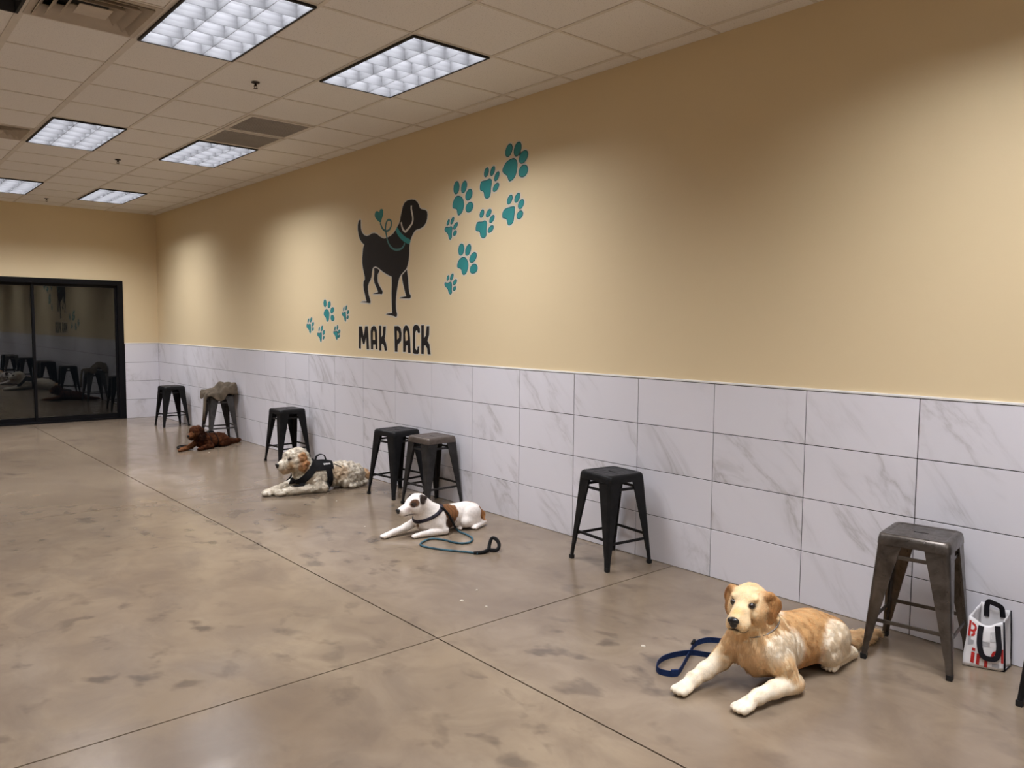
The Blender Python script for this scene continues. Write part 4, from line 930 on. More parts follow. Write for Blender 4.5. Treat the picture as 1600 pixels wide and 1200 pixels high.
    ax = Vector((.42, -.05, .9)).normalized(); u = ax.cross(Vector((0, 1, 0))).normalized(); w = ax.cross(u)
    for k in range(36):
        t = 2*math.pi*k/36; cpts.append(Vector((.225, -.025, .285)) + u*math.cos(t)*.100 + w*math.sin(t)*.098)
    MB().tube(cpts, .0030, 8, closed=True).build('collar', STEEL, root, True)
    return root
golden()

# ------------------------------------------------------------------ white and brindle short-haired dog
def spotted():
    root = empty('dog', (-.5, 3.19, 0), math.pi)
    tag(root, 'white short-haired dog with brindle patches and dark eye patch, in front of two stools', 'dog', 'dogs lying along the wall')
    WH, BR, DK, TAN = (.80,.74,.685), (.165,.068,.022), (.030,.018,.013), (.29,.125,.040)
    B = Body(.0028); H_ = Head((.405, .0, .252), (.95, .12, -.13)); p, d = H_.p, H_.d; R = H_.R; f = .0045
    B.ell((.17, 0, .098), (.165, .098, .094), WH, fur=f); B.ell((.30, -.005, .105), (.105, .085, .085), WH, k=.05, fur=f)
    B.ell((.02, 0, .105), (.15, .085, .088), WH, k=.05, fur=f); B.ell((-.09, .005, .100), (.105, .088, .088), WH, k=.05, fur=f)
    B.ell((.19, 0, .155), (.07, .04, .03), WH, k=.05, fur=f)
    B.cone((.265, 0, .128), (.360, 0, .226), .094, .073, WH, k=.05, fur=f)
    # hind leg, viewer's side, folded; foot forward
    B.ell((-.060, .076, .094), (.098, .046, .078), WH, frame((-1, 0, .35)), k=.012, fur=f)
    B.cone((.005, .090, .058), (-.175, .085, .034), .042, .023, WH, k=.02, fur=f)
    B.cone((-.185, .085, .026), (-.085, .122, .020), .021, .018, WH, k=.012, fur=f)
    hp = np.array((-.060, .130, .018)); HR = frame((1, .25, 0)); B.ell(hp, (.034, .024, .018), WH, HR, .01); toes(B, hp+HR[0]*.008, HR, .8, WH)
    B.ell((-.07, -.055, .08), (.10, .045, .07), WH, fur=f); B.cone((.0, -.06, .05), (.02, .02, .024), .03, .018, WH)
    fp = np.array((.045, .070, .016)); FR = frame((1, .4, 0)); B.cone((-.02, .03, .022), fp, .02, .017, WH, k=.01); toes(B, fp, FR, .7, WH)
    B.chain([(-.17, .0, .115), (-.215, .015, .075), (-.20, .055, .045)], [.030, .022, .012], TAN, fur=f)
    # fore legs
    B.ell((.245, .070, .100), (.075, .036, .085), WH, frame((-.3, 0, 1)), k=.03, fur=f)
    B.cone((.245, .085, .075), (.215, .112, .036), .042, .030, WH, k=.025, fur=f)
    B.chain([(.215, .112, .032), (.33, .092, .030), (.405, .075, .027)], [.029, .025, .021], WH, k=.012, fur=f)
    np_ = np.array((.435, .064, .020)); NR = frame((1, -.3, -.1)); B.ell(np_, (.034, .025, .019), WH, NR, .01, f); toes(B, np_+NR[0]*.010, NR, .85, WH)
    B.ell((.29, -.075, .11), (.07, .036, .08), WH, frame((-.1, 0, 1)), k=.03, fur=f)
    B.chain([(.34, -.082, .085), (.43, -.088, .052), (.54, -.084, .032), (.59, -.080, .025)], [.038, .029, .023, .021], WH, k=.015, fur=f)
    pp = np.array((.612, -.078, .020)); PR = frame((1, .05, 0)); B.ell(pp, (.036, .026, .020), WH, PR, .01, f); toes(B, pp+PR[0]*.010, PR, .9, WH)
    # head
    B.ell(p(-.012, 0, .002), (.075, .064, .062), WH, R, .025, f); B.ell(p(.040, 0, .006), (.046, .047, .042), WH, R, .02, f)
    B.cone(p(.058, 0, -.014), p(.142, 0, -.024), .040, .031, WH, .014, f); B.cone(p(.03, 0, -.056), p(.124, 0, -.060), .034, .022, WH, .012, f)
    for s in (-1, 1):
        B.ell(p(.018, s*.042, -.032), (.050, .026, .042), WH, R, .022, f); B.ell(p(.122, s*.017, -.040), (.040, .019, .022), WH, R, .010, f)
        er = rot3(R, yaw=s*.2, roll=s*.55)
        B.ell(p(-.030, s*.046, .040), (.024, .012, .020), DK, er, .012, f)
        er2 = rot3(R, yaw=s*.1, roll=s*.25, pitch=.25)
        B.ell(p(-.014, s*.066, .026), (.026, .0065, .030), DK, er2, .008, f)
        B.ell(p(-.045, s*.060, .034), (.026, .007, .014), DK, er, .008, f)
    def after(V, N, C_, ln, fl):
        C_ = paint(C_, V, p(.044, .044, .012), (.042, .028, .032), (.10,.045,.020), .30, .12); C_ = paint(C_, V, p(.055, .046, .008), (.018, .02, .016), DK, .7)
        C_ = paint(C_, V, p(.048, -.042, .012), (.03, .02, .026), WH, .35)
        for s in (-1, 1): C_ = paint(C_, V, p(.095, s*.036, -.062), (.058, .018, .0055), (.04,.025,.02), .8)
        C_ = paint(C_, V, p(.10, .03, -.02), (.03, .012, .02), (.70,.60,.56), 1.2)
        C_ = paint(C_, V, p(-.03, .058, .008), (.016, .012, .014), (.72,.56,.48), .8)
        # brindle saddle, dark side patch, tan rump
        C_ = paint(C_, V, (.135, .06, .150), (.070, .12, .085), BR, .22, .14); C_ = paint(C_, V, (.165, .10, .060), (.058, .05, .065), (.085,.045,.025), .3, .14)
        C_ = paint(C_, V, (-.115, -.02, .185), (.055, .05, .03), (.30,.14,.07), .4, .14); C_ = paint(C_, V, (-.180, .055, .095), (.062, .090, .060), TAN, .3, .12)
        br = (np.sin(V[:, 0]*210+np.sin(V[:, 2]*90)*2.2+np.sin(V[:, 1]*70)) > .55)[:, None]*np.where(C_.sum(1) < .9, 1, 0)[:, None]
        return C_*(1-.30*br), ln, fl
    V, F, N, C_ = finish(B, .0044, root, None, after=after)
    nose_mesh(H_, .172, 0, -.014, 1.05, root)
    for s in (-1, 1): ball('eye', p(.062, s*.034, .010), .0105, EYE, root)
    for c, Rr, s in ((np_+NR[0]*.010, NR, .8), (pp+PR[0]*.010, PR, .85), (hp+HR[0]*.008, HR, .75)): claws(c, Rr, s, root)
    COLR = m_cloth('dark patterned collar', (.035,.030,.040), .6, 300, .8)
    axn = np.array((.42, .03, .91)); axn /= np.linalg.norm(axn); c0 = np.array((.300, 0, .158))
    cl = band(B, c0, axn, .0115, .001, .003, 'collar', COLR, root)
    TAGM = mat('brass tag', (.20,.13,.08), .35, .8)
    MB().tube([(.413, .044, .088), (.416, .045, .087)], .013, 14).build('tag', TAGM, cl, True)
    MB().tube([(.222, .060, .206), (.230, .072, .206), (.215, .082, .196), (.205, .072, .196)], .006, 6, closed=True).build('buckle', mat('plastic buckle', (.01,.01,.01), .3), cl, True)
    return root
spotted()

# ------------------------------------------------------------------ white curly dog with black harness
def curly():
    h2 = np.array((-.999, -.05)); root = empty('dog', (-.5, 5.15, 0), math.atan2(h2[1], h2[0]))
    tag(root, 'white curly-haired dog with a tan ear wearing a black harness', 'dog', 'dogs lying along the wall')
    WH, TAN, SH_ = (.88,.82,.71), (.50,.30,.15), (.74,.63,.49)
    B = Body(.005); H_ = Head((.435, .0, .335), (.97, .10, -.12)); p, d = H_.p, H_.d; R = H_.R
    B.ell((.18, .01, .150), (.175, .112, .125), WH, fur=0.0136); B.ell((.34, .005, .165), (.105, .088, .105), WH, k=.05, fur=0.0149)
    B.ell((-.02, .02, .135), (.17, .108, .110), WH, k=.05, fur=0.0161, flow=(-1, 0, -.5)); B.ell((-.15, .02, .115), (.125, .108, .098), WH, k=.05, fur=0.0161, flow=(-1, 0, -.7))
    B.cone((.31, .0, .205), (.395, 0, .305), .088, .075, WH, k=.05, fur=0.0161, flow=(-.3, 0, -1))
    B.ell((-.11, .095, .095), (.105, .050, .078), WH, frame((-1, 0, .3)), fur=0.0149, flow=(-.4, 0, -1))
    B.cone((-.04, .105, .055), (-.255, .075, .040), .044, .026, WH, fur=0.0112)
    B.cone((-.27, .085, .032), (-.12, .140, .026), .026, .026, WH, k=.010, fur=0.0062, flow=(1, 0, 0)); B.ell((-.085, .148, .026), (.045, .034, .024), WH, k=.010, fur=0.0062, flow=(1, 0, 0))
    B.ell((-.12, -.06, .09), (.12, .055, .08), WH, fur=.02)
    B.chain([(-.25, .01, .10), (-.31, .0, .085), (-.345, .015, .070)], [.034, .030, .020], (.70,.52,.32), fur=0.0211, flow=(-1, 0, -.3))
    B.ell((.275, .085, .135), (.080, .042, .095), WH, frame((-.2, 0, 1)), k=.03, fur=0.0136, flow=(0, 0, -1))
    B.cone((.27, .105, .085), (.225, .130, .045), .046, .038, WH, k=.03, fur=0.0124)
    B.chain([(.215, .130, .042), (.36, .092, .044), (.51, .048, .040), (.56, .034, .034)], [.038, .036, .034, .033], WH, k=.02, fur=0.0112, flow=(.4, 0, -1))
    B.ell((.598, .026, .031), (.055, .040, .029), WH, frame((1, -.2, 0)), .015, .012, (1, 0, -.3))
    B.ell((.35, -.085, .14), (.075, .042, .09), WH, k=.03, fur=.02)
    B.chain([(.39, -.09, .10), (.47, -.088, .064), (.60, -.064, .042), (.66, -.054, .035)], [.044, .038, .034, .033], WH, k=.02, fur=0.0099, flow=(.4, 0, -1))
    B.ell((.692, -.05, .031), (.052, .040, .029), WH, frame((1, .1, 0)), .015, .012, (1, 0, -.3))
    B.ell(p(-.01, 0, .004), (.098, .084, .080), WH, R, .03, .017, d(-.5, 0, -.3)); B.ell(p(.062, 0, .028), (.050, .055, .045), WH, R, .02, .014, d(.5, 0, -.6))
    B.cone(p(.075, 0, -.018), p(.158, 0, -.040), .052, .040, WH, .02, .011, d(.2, 0, -1)); B.cone(p(.05, 0, -.070), p(.135, 0, -.082), .045, .032, (.76,.64,.47), .016, .013, d(.1, 0, -1))
    for s in (-1, 1):
        B.ell(p(.02, s*.055, -.035), (.060, .035, .058), WH, R, .025, .016, d(-.2, 0, -1))
        er = rot3(R, yaw=-s*.15, roll=s*.08); c = TAN if s > 0 else SH_
        B.ell(p(-.018, s*.086, .005), (.040, .018, .045), c, er, .015, .015, d(-.1, 0, -1)); B.ell(p(-.012, s*.092, -.055), (.045, .018, .060), c, er, .015, .019, d(-.1, 0, -1)); 
    A0 = np.array((.74, .67)); 
    def vest(X):
        f_, l_, z_ = X[:, 0], X[:, 1], X[:, 2]
        a = np.abs((f_-.345)*.74 + (z_-.20)*.67) < .034
        g = (np.abs(f_-.150 - (z_-.15)*.10) < .034); sd = (f_ > .055 + np.abs(l_)*.35) & ((f_-.345)*.74 + (z_-.20)*.67 < .034) & (z_ > .205)
        headc = np.linalg.norm((X-H_.S) @ R.T / np.array([.13, .12, .105]), axis=1)
        leg = (f_ > .40) & (z_ < .085)
        return (a | g | sd) & (headc > 1) & ~leg & (z_ > .015)
    def after(V, N, C_, ln, fl):
        C_ = paint(C_, V, (.04, .12, .17), (.09, .06, .07), (.78,.66,.50), .9); C_ = paint(C_, V, p(.07, .048, -.04), (.05, .03, .03), (.74,.60,.42), 1.0)
        C_ = paint(C_, V, p(.100, 0, -.075), (.07, .055, .010), (.30,.19,.12), 1.0)
        for s in (-1, 1): C_ = paint(C_, V, p(.088, s*.045, .016), (.022, .018, .016), (.12,.07,.04), .8); 
        lnn = np.where(vest(V), 0., ln); eye_ = np.minimum(*[np.linalg.norm(V-p(.095, s*.045, .014), axis=1) for s in (-1, 1)]); nz = np.linalg.norm(V-p(.195, 0, -.025), axis=1)
        return C_, np.where((eye_ < .024) | (nz < .022), .001, lnn), fl
    V, F, N, C_ = finish(B, .0050, root, dict(count=75000, width=.0042, lift=.26, jitter=.28, droop=.25, curl=.0042, seg=4, clump=.12, cscale=24., cjit=.40, gain=1.5), after=after, lump=.0070, lscale=21.)
    nose_mesh(H_, .200, 0, -.026, 1.2, root)
    for s in (-1, 1): ball('eye', p(.1005, s*.046, .015), .0125, EYE, root)
    # harness: shell standing off the coat
    WEB = m_cloth('black nylon webbing', (.010,.010,.011), .7, 400, .3)
    hn = shell(B, .014, vest, 'harness', WEB, root, .010)
    MB().tube(catmull([(.235, .01, .290), (.225, .012, .325), (.185, .014, .340), (.145, .014, .325), (.130, .014, .285)], 5), 0, flat=(.012, .003)).build('handle', WEB, hn)
    MB().tube(catmull([(.075, .07, .245), (.03, .095, .22), (-.01, .11, .19)], 4), .004, 6).build('lead_strap', WEB, hn, True)
    PATCH = m_paintflat('white reflective print', (.62,.62,.62), .5)
    for k, (a_, w_, hh) in enumerate(((-.030, .010, .018), (-.014, .009, .016), (.000, .010, .017), (.015, .009, .015), (.030, .010, .016))):
        MB().box(-w_*.62, w_*.62, -hh/2, hh/2, -.001, .0012).build('patch_mark', PATCH, hn, loc=(.165-a_*.95, .098, .258-.0*a_)).rotation_euler = (math.radians(-52), 0, 0)
    return root
curly()

# ------------------------------------------------------------------ small brown curly dog, farthest
def brown():
    h2 = np.array((-.928, -.371)); l2 = np.array((.371, -.928)); o = np.array((-.55, 8.40)) + l2*.05
    root = empty('dog', (o[0], o[1], 0), math.atan2(h2[1], h2[0]))
    tag(root, 'small red-brown curly dog lying farthest away, in front of the stool with a jacket', 'dog', 'dogs lying along the wall')
    BRN, DKB, LT = (.140,.046,.017), (.060,.020,.009), (.30,.130,.055)
    B = Body(.004); H_ = Head((.250, 0, .228), (.96, .10, -.16)); p, d = H_.p, H_.d; R = H_.R
    B.ell((.05, 0, .098), (.13, .080, .080), BRN, fur=.014); B.ell((.16, 0, .105), (.075, .065, .078), BRN, k=.04, fur=.016); B.ell((-.08, .0, .092), (.12, .076, .078), BRN, k=.04, fur=.014); B.ell((-.15, .0, .080), (.078, .074, .065), BRN, k=.04, fur=.014)
    B.cone((.15, 0, .13), (.22, 0, .21), .062, .055, BRN, k=.04, fur=.018)
    B.ell((-.13, .065, .068), (.075, .036, .055), BRN, k=.03, fur=.014); B.cone((-.09, .085, .035), (-.20, .06, .026), .03, .02, BRN, fur=.012); B.cone((-.20, .06, .022), (-.11, .09, .018), .018, .018, BRN, k=.012, fur=.01)
    B.ell((-.13, -.05, .06), (.08, .04, .055), BRN, fur=.012)
    B.chain([(-.21, -.005, .060), (-.30, -.015, .034), (-.40, -.03, .028), (-.49, -.05, .030)], [.028, .022, .018, .010], BRN, fur=.022, flow=(-1, -.1, -.2))
    B.ell((.12, .06, .09), (.055, .03, .07), BRN, k=.03, fur=.014); B.cone((.12, .075, .06), (.10, .092, .032), .032, .026, BRN, fur=.012)
    B.chain([(.10, .092, .030), (.19, .098, .032), (.255, .105, .026)], [.027, .025, .023], BRN, k=.015, fur=.010); B.ell((.285, .108, .021), (.034, .026, .020), BRN, k=.01, fur=.008, flow=(1, 0, 0))
    B.ell((.16, -.06, .09), (.055, .03, .07), BRN, k=.03, fur=.012)
    B.chain([(.20, -.062, .075), (.28, -.058, .045), (.40, -.035, .027), (.44, -.028, .024)], [.032, .027, .023, .022], LT, k=.015, fur=.010); B.ell((.465, -.022, .021), (.034, .026, .020), LT, k=.01, fur=.008, flow=(1, 0, 0))
    B.ell(p(-.005, 0, .002), (.070, .062, .062), BRN, R, .025, .018, d(-.5, 0, -.3)); B.ell(p(.045, 0, .020), (.035, .042, .032), BRN, R, .02, .014, d(.3, 0, -.5))
    B.cone(p(.055, 0, -.012), p(.112, 0, -.026), .038, .028, LT, .016, .012, d(.1, 0, -1)); B.cone(p(.04, 0, -.050), p(.098, 0, -.058), .028, .020, BRN, .012, .014, d(.1, 0, -1))
    for s in (-1, 1):
        B.ell(p(-.018, s*.064, .0), (.030, .014, .036), DKB, R, .012, .018, d(0, 0, -1)); B.ell(p(-.016, s*.068, -.055), (.036, .015, .052), DKB, R, .012, .022, d(0, 0, -1))
    def after(V, N, C_, ln, fl):
        nz = np.linalg.norm(V-p(.14, 0, -.015), axis=1); ey = np.minimum(*[np.linalg.norm(V-p(.070, s*.032, .012), axis=1) for s in (-1, 1)])
        C_ = paint(C_, V, p(.10, 0, -.055), (.05, .04, .008), (.05,.02,.01), 1.0); C_ = paint(C_, V, (.0, .08, .10), (.07, .05, .05), (.26,.10,.04), .9)
        return C_, np.where((nz < .02) | (ey < .016), .001, ln), fl
    finish(B, .0046, root, dict(count=60000, width=.0042, lift=.36, jitter=.28, droop=.25, curl=.0038, seg=4, clump=.22, cscale=26., cjit=.45, gain=1.15), after=after, lump=.006, lscale=24.)
    nose_mesh(H_, .140, 0, -.018, .85, root)
    for s in (-1, 1): ball('eye', p(.073, s*.032, .012), .0095, EYE, root)
    WEB = bpy.data.materials['black nylon webbing']; hr = None
    for cx, rz, ry in ((.10, .105, .100), (-.01, .096, .095)):
        pts = [Vector((cx + .02*math.cos(2*math.pi*k/28), ry*math.sin(2*math.pi*k/28), .100 + rz*math.cos(2*math.pi*k/28))) for k in range(28)]
        pts = [Vector((q.x, q.y, max(q.z, .006))) for q in pts]
        o_ = MB().tube(pts, .0045, 6, closed=True).build('harness_strap', WEB, root, True)
    MB().tube(catmull([(.115, .01, .200), (.05, .012, .206), (-.012, .012, .198)], 5), .010, 6).build('harness_back_strap', WEB, root, True)
    return root
brown()

# ------------------------------------------------------------------ leashes
ROPE = m_cloth('teal rope', (.040,.092,.118), .75, 160, .6); ROPEB = m_cloth('black rope', (.010,.010,.010), .75, 200, .3)
NAVY = m_cloth('navy webbing', (.010,.022,.070), .7, 500, .3)
r = empty('leash', (-.8, 2.9, 0)); O_ = Vector((-.8, 2.9, 0))
tag(r, 'teal rope leash with a black looped handle, lying beside the spotted dog', 'leash')
rel = lambda L: [Vector(p) - O_ for p in L]
MB().tube(rel(catmull([(-.715, 3.112, .200), (-.680, 3.085, .150), (-.655, 3.072, .095), (-.630, 3.062, .040)], 6)), .0085, 8).build('clip_end', ROPEB, r, True)
pp = [(-.630, 3.062, .040), (-.600, 3.055, .010), (-.606, 2.948, .008), (-.642, 2.840, .008), (-.723, 2.773, .008), (-.797, 2.812, .008), (-.827, 2.955, .008), (-.889, 3.025, .008), (-1.0, 2.977, .008), (-1.033, 2.897, .008), (-.981, 2.752, .008), (-.881, 2.591, .008), (-.847, 2.512, .008)]
cp = catmull(pp, 8)
MB().tube(rel(cp), [.0075 + .0009*math.sin(i*1.9) for i in range(len(cp))], 8).build('rope', ROPE, r, True)
MB().tube(rel(catmull([(-.862, 2.54, .009), (-.82, 2.508, .012), (-.768, 2.515, .014), (-.735, 2.530, .016)], 5)), .013, 8).build('stopper', ROPEB, r, True)
MB().tube(rel(catmull([(-.740, 2.528, .016), (-.712, 2.552, .045), (-.690, 2.556, .078), (-.672, 2.530, .075), (-.676, 2.492, .045), (-.705, 2.480, .016), (-.740, 2.515, .014)], 6)), .0125, 8).build('hand_loop', ROPEB, r, True)
r = empty('leash', (-1.1, .55, 0)); O_ = Vector((-1.1, .55, 0))
tag(r, 'flat navy blue webbing leash curled on the floor beside the golden dog', 'leash')
bp = [(-.86, .535), (-.90, .60), (-.985, .612), (-1.096, .563), (-1.20, .515), (-1.290, .474), (-1.335, .468), (-1.358, .495), (-1.366, .535), (-1.330, .575), (-1.249, .606), (-1.162, .597), (-1.100, .548), (-1.055, .482), (-1.005, .43)]
zz = [.020, .016, .0145, .0145, .0145, .014, .0145, .0145, .0145, .0145, .0145, .0145, .022, .020, .016]
MB().tube(rel(catmull([(x, y, z) for (x, y), z in zip(bp, zz)], 7)), 0, flat=(.0016, .0135)).build('strap', NAVY, r)
MB().tube(rel([(-1.345, .480, .016), (-1.318, .466, .016)]), 0, flat=(.006, .0155)).build('stitched_fold', NAVY, r)
MB().tube(rel([(-1.03, .600, .030), (-.985, .618, .0315)]), 0, flat=(.006, .005)).build('clasp', ROPEB, r)
r = empty('leash', (-.83, 8.45, 0)); O_ = Vector((-.83, 8.45, 0))
tag(r, 'short dark leash coiled by the paws of the brown dog', 'leash')
MB().tube(rel(catmull([(-.83, 8.36, .012), (-.875, 8.39, .010), (-.925, 8.43, .012), (-.905, 8.53, .014), (-.82, 8.60, .014), (-.745, 8.56, .012), (-.77, 8.47, .010), (-.84, 8.43, .022), (-.88, 8.47, .022)], 6)), .0085, 8).build('strap', ROPEB, r, True)

# ------------------------------------------------------------------ shopping tote by the wall
BAGW = m_paintflat('white woven plastic', (.70,.68,.68), .32); BAGG = m_paintflat('grey print', (.36,.35,.36), .35); RED = m_paintflat('red print', (.42,.025,.022), .35)
STRP = m_cloth('black strap', (.012,.011,.014), .6, 400, .3)
BO = Vector((-.105, -.385, 0)); bag = empty('tote_bag', BO)
tag(bag, 'white shopping tote with red print and black handles, leaning on the tiled wall', 'bag')
def panel(c00, c10, c11, c01, bulge, n=14, wr=0., seed=0, dip=0.):
    """curved cloth panel, u along the bottom, v upwards, bulging along its normal"""
    c00, c10, c11, c01 = map(Vector, (c00, c10, c11, c01)); nrm = (c10-c00).cross(c01-c00).normalized()
    def S(u, v):
        p = c00*(1-u)*(1-v) + c10*u*(1-v) + c11*u*v + c01*(1-u)*v
        w = bulge*math.sin(math.pi*min(max(u, 0), 1))*math.sin(math.pi*min(1, v*.8+.12)) + wr*math.sin(9*u+seed+3*v)*math.sin(7*v+2*u+seed)
        return p + nrm*w + Vector((0, 0, -dip*math.sin(math.pi*u)**2*v**4))
    v_ = [S(i/n, j/n) for j in range(n+1) for i in range(n+1)]
    f_ = [(j*(n+1)+i, j*(n+1)+i+1, (j+1)*(n+1)+i+1, (j+1)*(n+1)+i) for j in range(n) for i in range(n)]
    return S, nrm, v_, f_
FL, FR, BR_, BL = Vector((-.190, -.318, .003)), Vector((-.125, -.472, .003)), Vector((-.028, -.468, .003)), Vector((-.035, -.325, .003))
FLt, FRt, BRt, BLt = Vector((-.148, -.322, .228)), Vector((-.098, -.452, .222)), Vector((-.024, -.456, .262)), Vector((-.026, -.330, .272))
def bpanel(name, a, b, c, d_, bulge, wr, seed, dip=0., m=None):
    S, nrm, v_, f_ = panel(a-BO, b-BO, c-BO, d_-BO, bulge, 14, wr, seed, dip); o = obj(name, v_, f_, m or BAGW, bag, True)
    sm = o.modifiers.new('thick', 'SOLIDIFY'); sm.thickness = .0015; sm.offset = 0; return S, nrm, o
S, nrm, front = bpanel('front_panel', FL, FR, FRt, FLt, .018, .003, 1.0, .030)
S2, n2, _ = bpanel('back_panel', BR_, BL, BLt, BRt, .004, .002, 2.0, .02)
S3, n3, side = bpanel('side_gusset', FR, BR_, BRt, FRt, -.012, .003, 3.0)
bpanel('side_gusset', BL, FL, FLt, BLt, -.012, .003, 4.0); bpanel('base_panel', FL, BL, BR_, FR, 0, 0, 0)
def decal(name, pts, m, Sf, nf, parent, off=.0022):
    """printed shape laid on the cloth: (u, v) outline"""
    P3 = [Sf(u, v) + nf*off for u, v in pts]; tri = tessellate_polygon([[Vector((u, v, 0)) for u, v in pts]])
    f_ = []
    for t in tri:
        a, b, c = (Vector(pts[i]) for i in t); f_.append(tuple(t) if (b-a).cross(c-a) > 0 else (t[0], t[2], t[1]))
    return obj(name, P3, f_, m, parent)
def rect(u0, u1, v0, v1, n=5): return [(u0+(u1-u0)*i/n, v0) for i in range(n+1)] + [(u1-(u1-u0)*i/n, v1) for i in range(n+1)]
decal('print_grey', rect(.40, .62, .46, .56), BAGG, S, nrm, front); decal('print_grey', [(.06,.42),(.20,.46),(.20,.54),(.12,.54),(.12,.60),(.04,.58)], BAGG, S, nrm, front); decal('print_grey', rect(.70, .88, .05, .13), BAGG, S, nrm, front)
decal('print_grey', rect(.62, .80, .58, .80), m_paintflat('pale grey print', (.52,.51,.52), .35), S, nrm, front)
decal('letter', [(.17,.09),(.26,.07),(.26,.29),(.17,.30)], RED, S, nrm, front); decal('letter', [(.18,.33),(.26,.32),(.26,.38),(.18,.39)], RED, S, nrm, front)          # i
decal('letter', [(.31,.06),(.39,.05),(.39,.19),(.43,.23),(.48,.22),(.51,.17),(.51,.03),(.59,.02),(.59,.20),(.54,.28),(.46,.31),(.39,.28),(.31,.29)], RED, S, nrm, front)      # n
def arc(cu, cv, r0, r1, a0, a1, n=10, sy=1.0):
    o = [(cu+r1*math.cos(math.radians(a0+(a1-a0)*i/n)), cv+sy*r1*math.sin(math.radians(a0+(a1-a0)*i/n))) for i in range(n+1)]
    return o + [(cu+r0*math.cos(math.radians(a1-(a1-a0)*i/n)), cv+sy*r0*math.sin(math.radians(a1-(a1-a0)*i/n))) for i in range(n+1)]
decal('letter', arc(.80, .28, .06, .13, 10, 200, 12, .9), RED, S, nrm, front); decal('letter', rect(.92, .98, .16, .44), RED, S, nrm, front)
decal('letter', arc(.14, .80, .05, .11, -80, 110, 10, .9), RED, S, nrm, front); decal('letter', arc(.12, .62+.06, .04, .10, -90, 120, 10, .7), RED, S, nrm, front); decal('letter', rect(.03, .09, .60, .92), RED, S, nrm, front)
decal('letter', arc(.25, .62, .07, .16, 20, 200, 10, .8), m_paintflat('faded red print', (.50,.20,.19), .4), S2, -n2, bag, .003)
MB().tube([FR-BO+Vector((-.003, -.003, .002)), S(1, .3)+Vector((-.002, -.003, 0)), S(1, .6)+Vector((-.002, -.003, 0)), FRt-BO], .0038, 6).build('piping', STRP, bag, True)
MB().tube([FL-BO, FR-BO, BR_-BO], .0035, 6).build('piping', STRP, bag, True); MB().tube([BR_-BO, S3(1, .5), BRt-BO], .0035, 6).build('piping', STRP, bag, True)
def strap_on(Sf, nf, uv, off, w=.0115):
    pts = [Sf(u, v) + nf*o for (u, v), o in zip(uv, off)]
    P = catmull(pts, 5); L_ = []; 
    for i, q in enumerate(P):
        t = (P[min(i+1, len(P)-1)]-P[max(i-1, 0)]).normalized(); s_ = t.cross(nf).normalized(); L_.append([q-s_*w-nf*.001, q+s_*w-nf*.001, q+s_*w+nf*.0015, q-s_*w+nf*.0015])
    return MB().loft(L_)
strap_on(S, nrm, [(.36, .93), (.34, .70), (.36, .45), (.46, .26), (.64, .22), (.80, .26), (.86, .45), (.84, .70), (.82, .93)], [.004, .006, .008, .010, .012, .010, .008, .006, .004]).build('handle', STRP, bag)
strap_on(S2, -n2, [(.78, .78), (.79, .98), (.72, 1.12), (.58, 1.20), (.40, 1.17), (.28, 1.05), (.25, .85)], [.004, .005, .012, .018, .016, .008, .004]).build('handle', STRP, bag)

# ------------------------------------------------------------------ jacket thrown over the far stool
JACK = m_cloth('taupe jacket cloth', (.120,.095,.068), .8, 120, .35)
JO = (-.225, 8.93, .612); jk = empty('jacket', JO, math.radians(-3)); tag(jk, 'taupe jacket heaped on a stool seat with one sleeve hanging down', 'jacket')
def drape(a, b, y0=0.):
    """cloth sheet point: flat on the seat, falling over its edges, with sharp creases and a folded heap at the wall side"""
    lim = .170; ox, oy = max(abs(a)-lim, 0), max(abs(b)-lim, 0); over = math.hypot(ox, oy)
    x = max(-lim, min(lim, a))*1.02 + math.copysign(min(over, .012) + .05*over, a)*(ox > 0); y = max(-lim, min(lim, b))*1.02 + math.copysign(min(over, .012) + .05*over, b)*(oy > 0)
    crease = .020*abs(math.sin(13*a+9*b+.6)) + .013*abs(math.sin(21*a-17*b+1.9)) + .006*abs(math.sin(40*a+31*b))
    heap = .085*max(0, min(1, (a+.02)/.05))*max(0, min(1, (.20-b)/.06)) + .035*max(0, min(1, (a+b+.08)/.07))
    edge = max(0., 1-over/.05)
    return Vector((x, y, .006 + (crease + heap)*edge - over*.95 + .006*math.sin(30*(a+b))*(1-edge)))
def reach(t): return .215 + .022*math.sin(3*t+.5) + .016*math.sin(7*t+1.3)
n1, n2 = 26, 72; v_ = [drape(0, 0)]; f_ = []
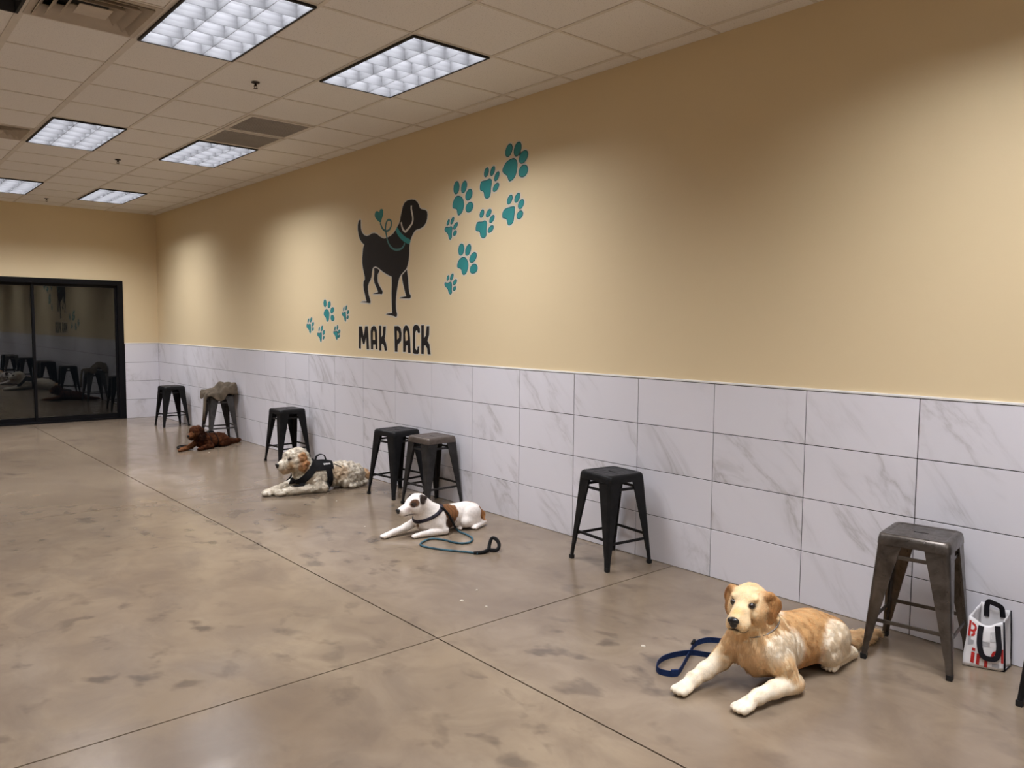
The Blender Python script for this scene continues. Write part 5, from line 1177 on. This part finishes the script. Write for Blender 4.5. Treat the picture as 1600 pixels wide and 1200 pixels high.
for i in range(1, n1+1):
    for j in range(n2):
        t = 2*math.pi*j/n2; q = max(abs(math.cos(t)), abs(math.sin(t))); rr = reach(t)*i/n1/q**.85; v_.append(drape(rr*math.cos(t), rr*math.sin(t)))
for j in range(n2): f_.append((0, 1+j, 1+(j+1) % n2))
for i in range(n1-1):
    for j in range(n2): f_.append((1+i*n2+j, 1+(i+1)*n2+j, 1+(i+1)*n2+(j+1) % n2, 1+i*n2+(j+1) % n2))
jb = obj('cloth', v_, f_, JACK, jk, True); sm = jb.modifiers.new('thick', 'SOLIDIFY'); sm.thickness = .004; sm.offset = 1
sl = []
for k, (x, y, z, hw, ht) in enumerate(((-.150, -.070, .040, .050, .016), (-.186, -.076, .020, .048, .018), (-.206, -.082, -.05, .045, .017), (-.214, -.084, -.14, .043, .015), (-.222, -.086, -.23, .042, .015), (-.230, -.088, -.325, .040, .013))):
    sl.append([(x + ht*math.cos(q)*(1+.15*math.sin(3*q+k)), y + hw*math.sin(q), z + .004*math.sin(2*q+k)) for q in [2*math.pi*i/16 for i in range(16)]])
MB().loft(sl[::-1]).build('sleeve', JACK, jk, True)

# ------------------------------------------------------------------ crumbs on the floor
CRUMB = m_paintflat('pale crumb', (.48,.43,.35), .8)
for k, (x, y, s_) in enumerate(((-1.48, 1.86, .011), (-1.30, 1.95, .008), (-1.43, 1.70, .007), (-1.18, .78, .011), (-.80, 4.60, .007), (-1.06, 3.66, .008), (-.72, 7.95, .008))):
    rr = random.Random(k); B_ = MB(); n = 7
    ring = lambda q, z: [(q*s_*(.7+.6*rr.random())*math.cos(2*math.pi*i/n), q*s_*(.7+.6*rr.random())*math.sin(2*math.pi*i/n), z) for i in range(n)]
    o = B_.loft([ring(1, .0), ring(1.05, s_*.25), ring(.6, s_*.45)]).build('crumb', CRUMB, None, False, (x, y, 0))
    tag(o, 'tiny pale crumb on the concrete ' + ['near the crossing of the floor joints', 'just beyond the floor joint crossing', 'right of the floor joint crossing', 'left of the blue leash', 'in front of the white dog', 'left of the spotted dog paw', 'in front of the brown dog'][k], 'crumb', 'crumbs on the floor')
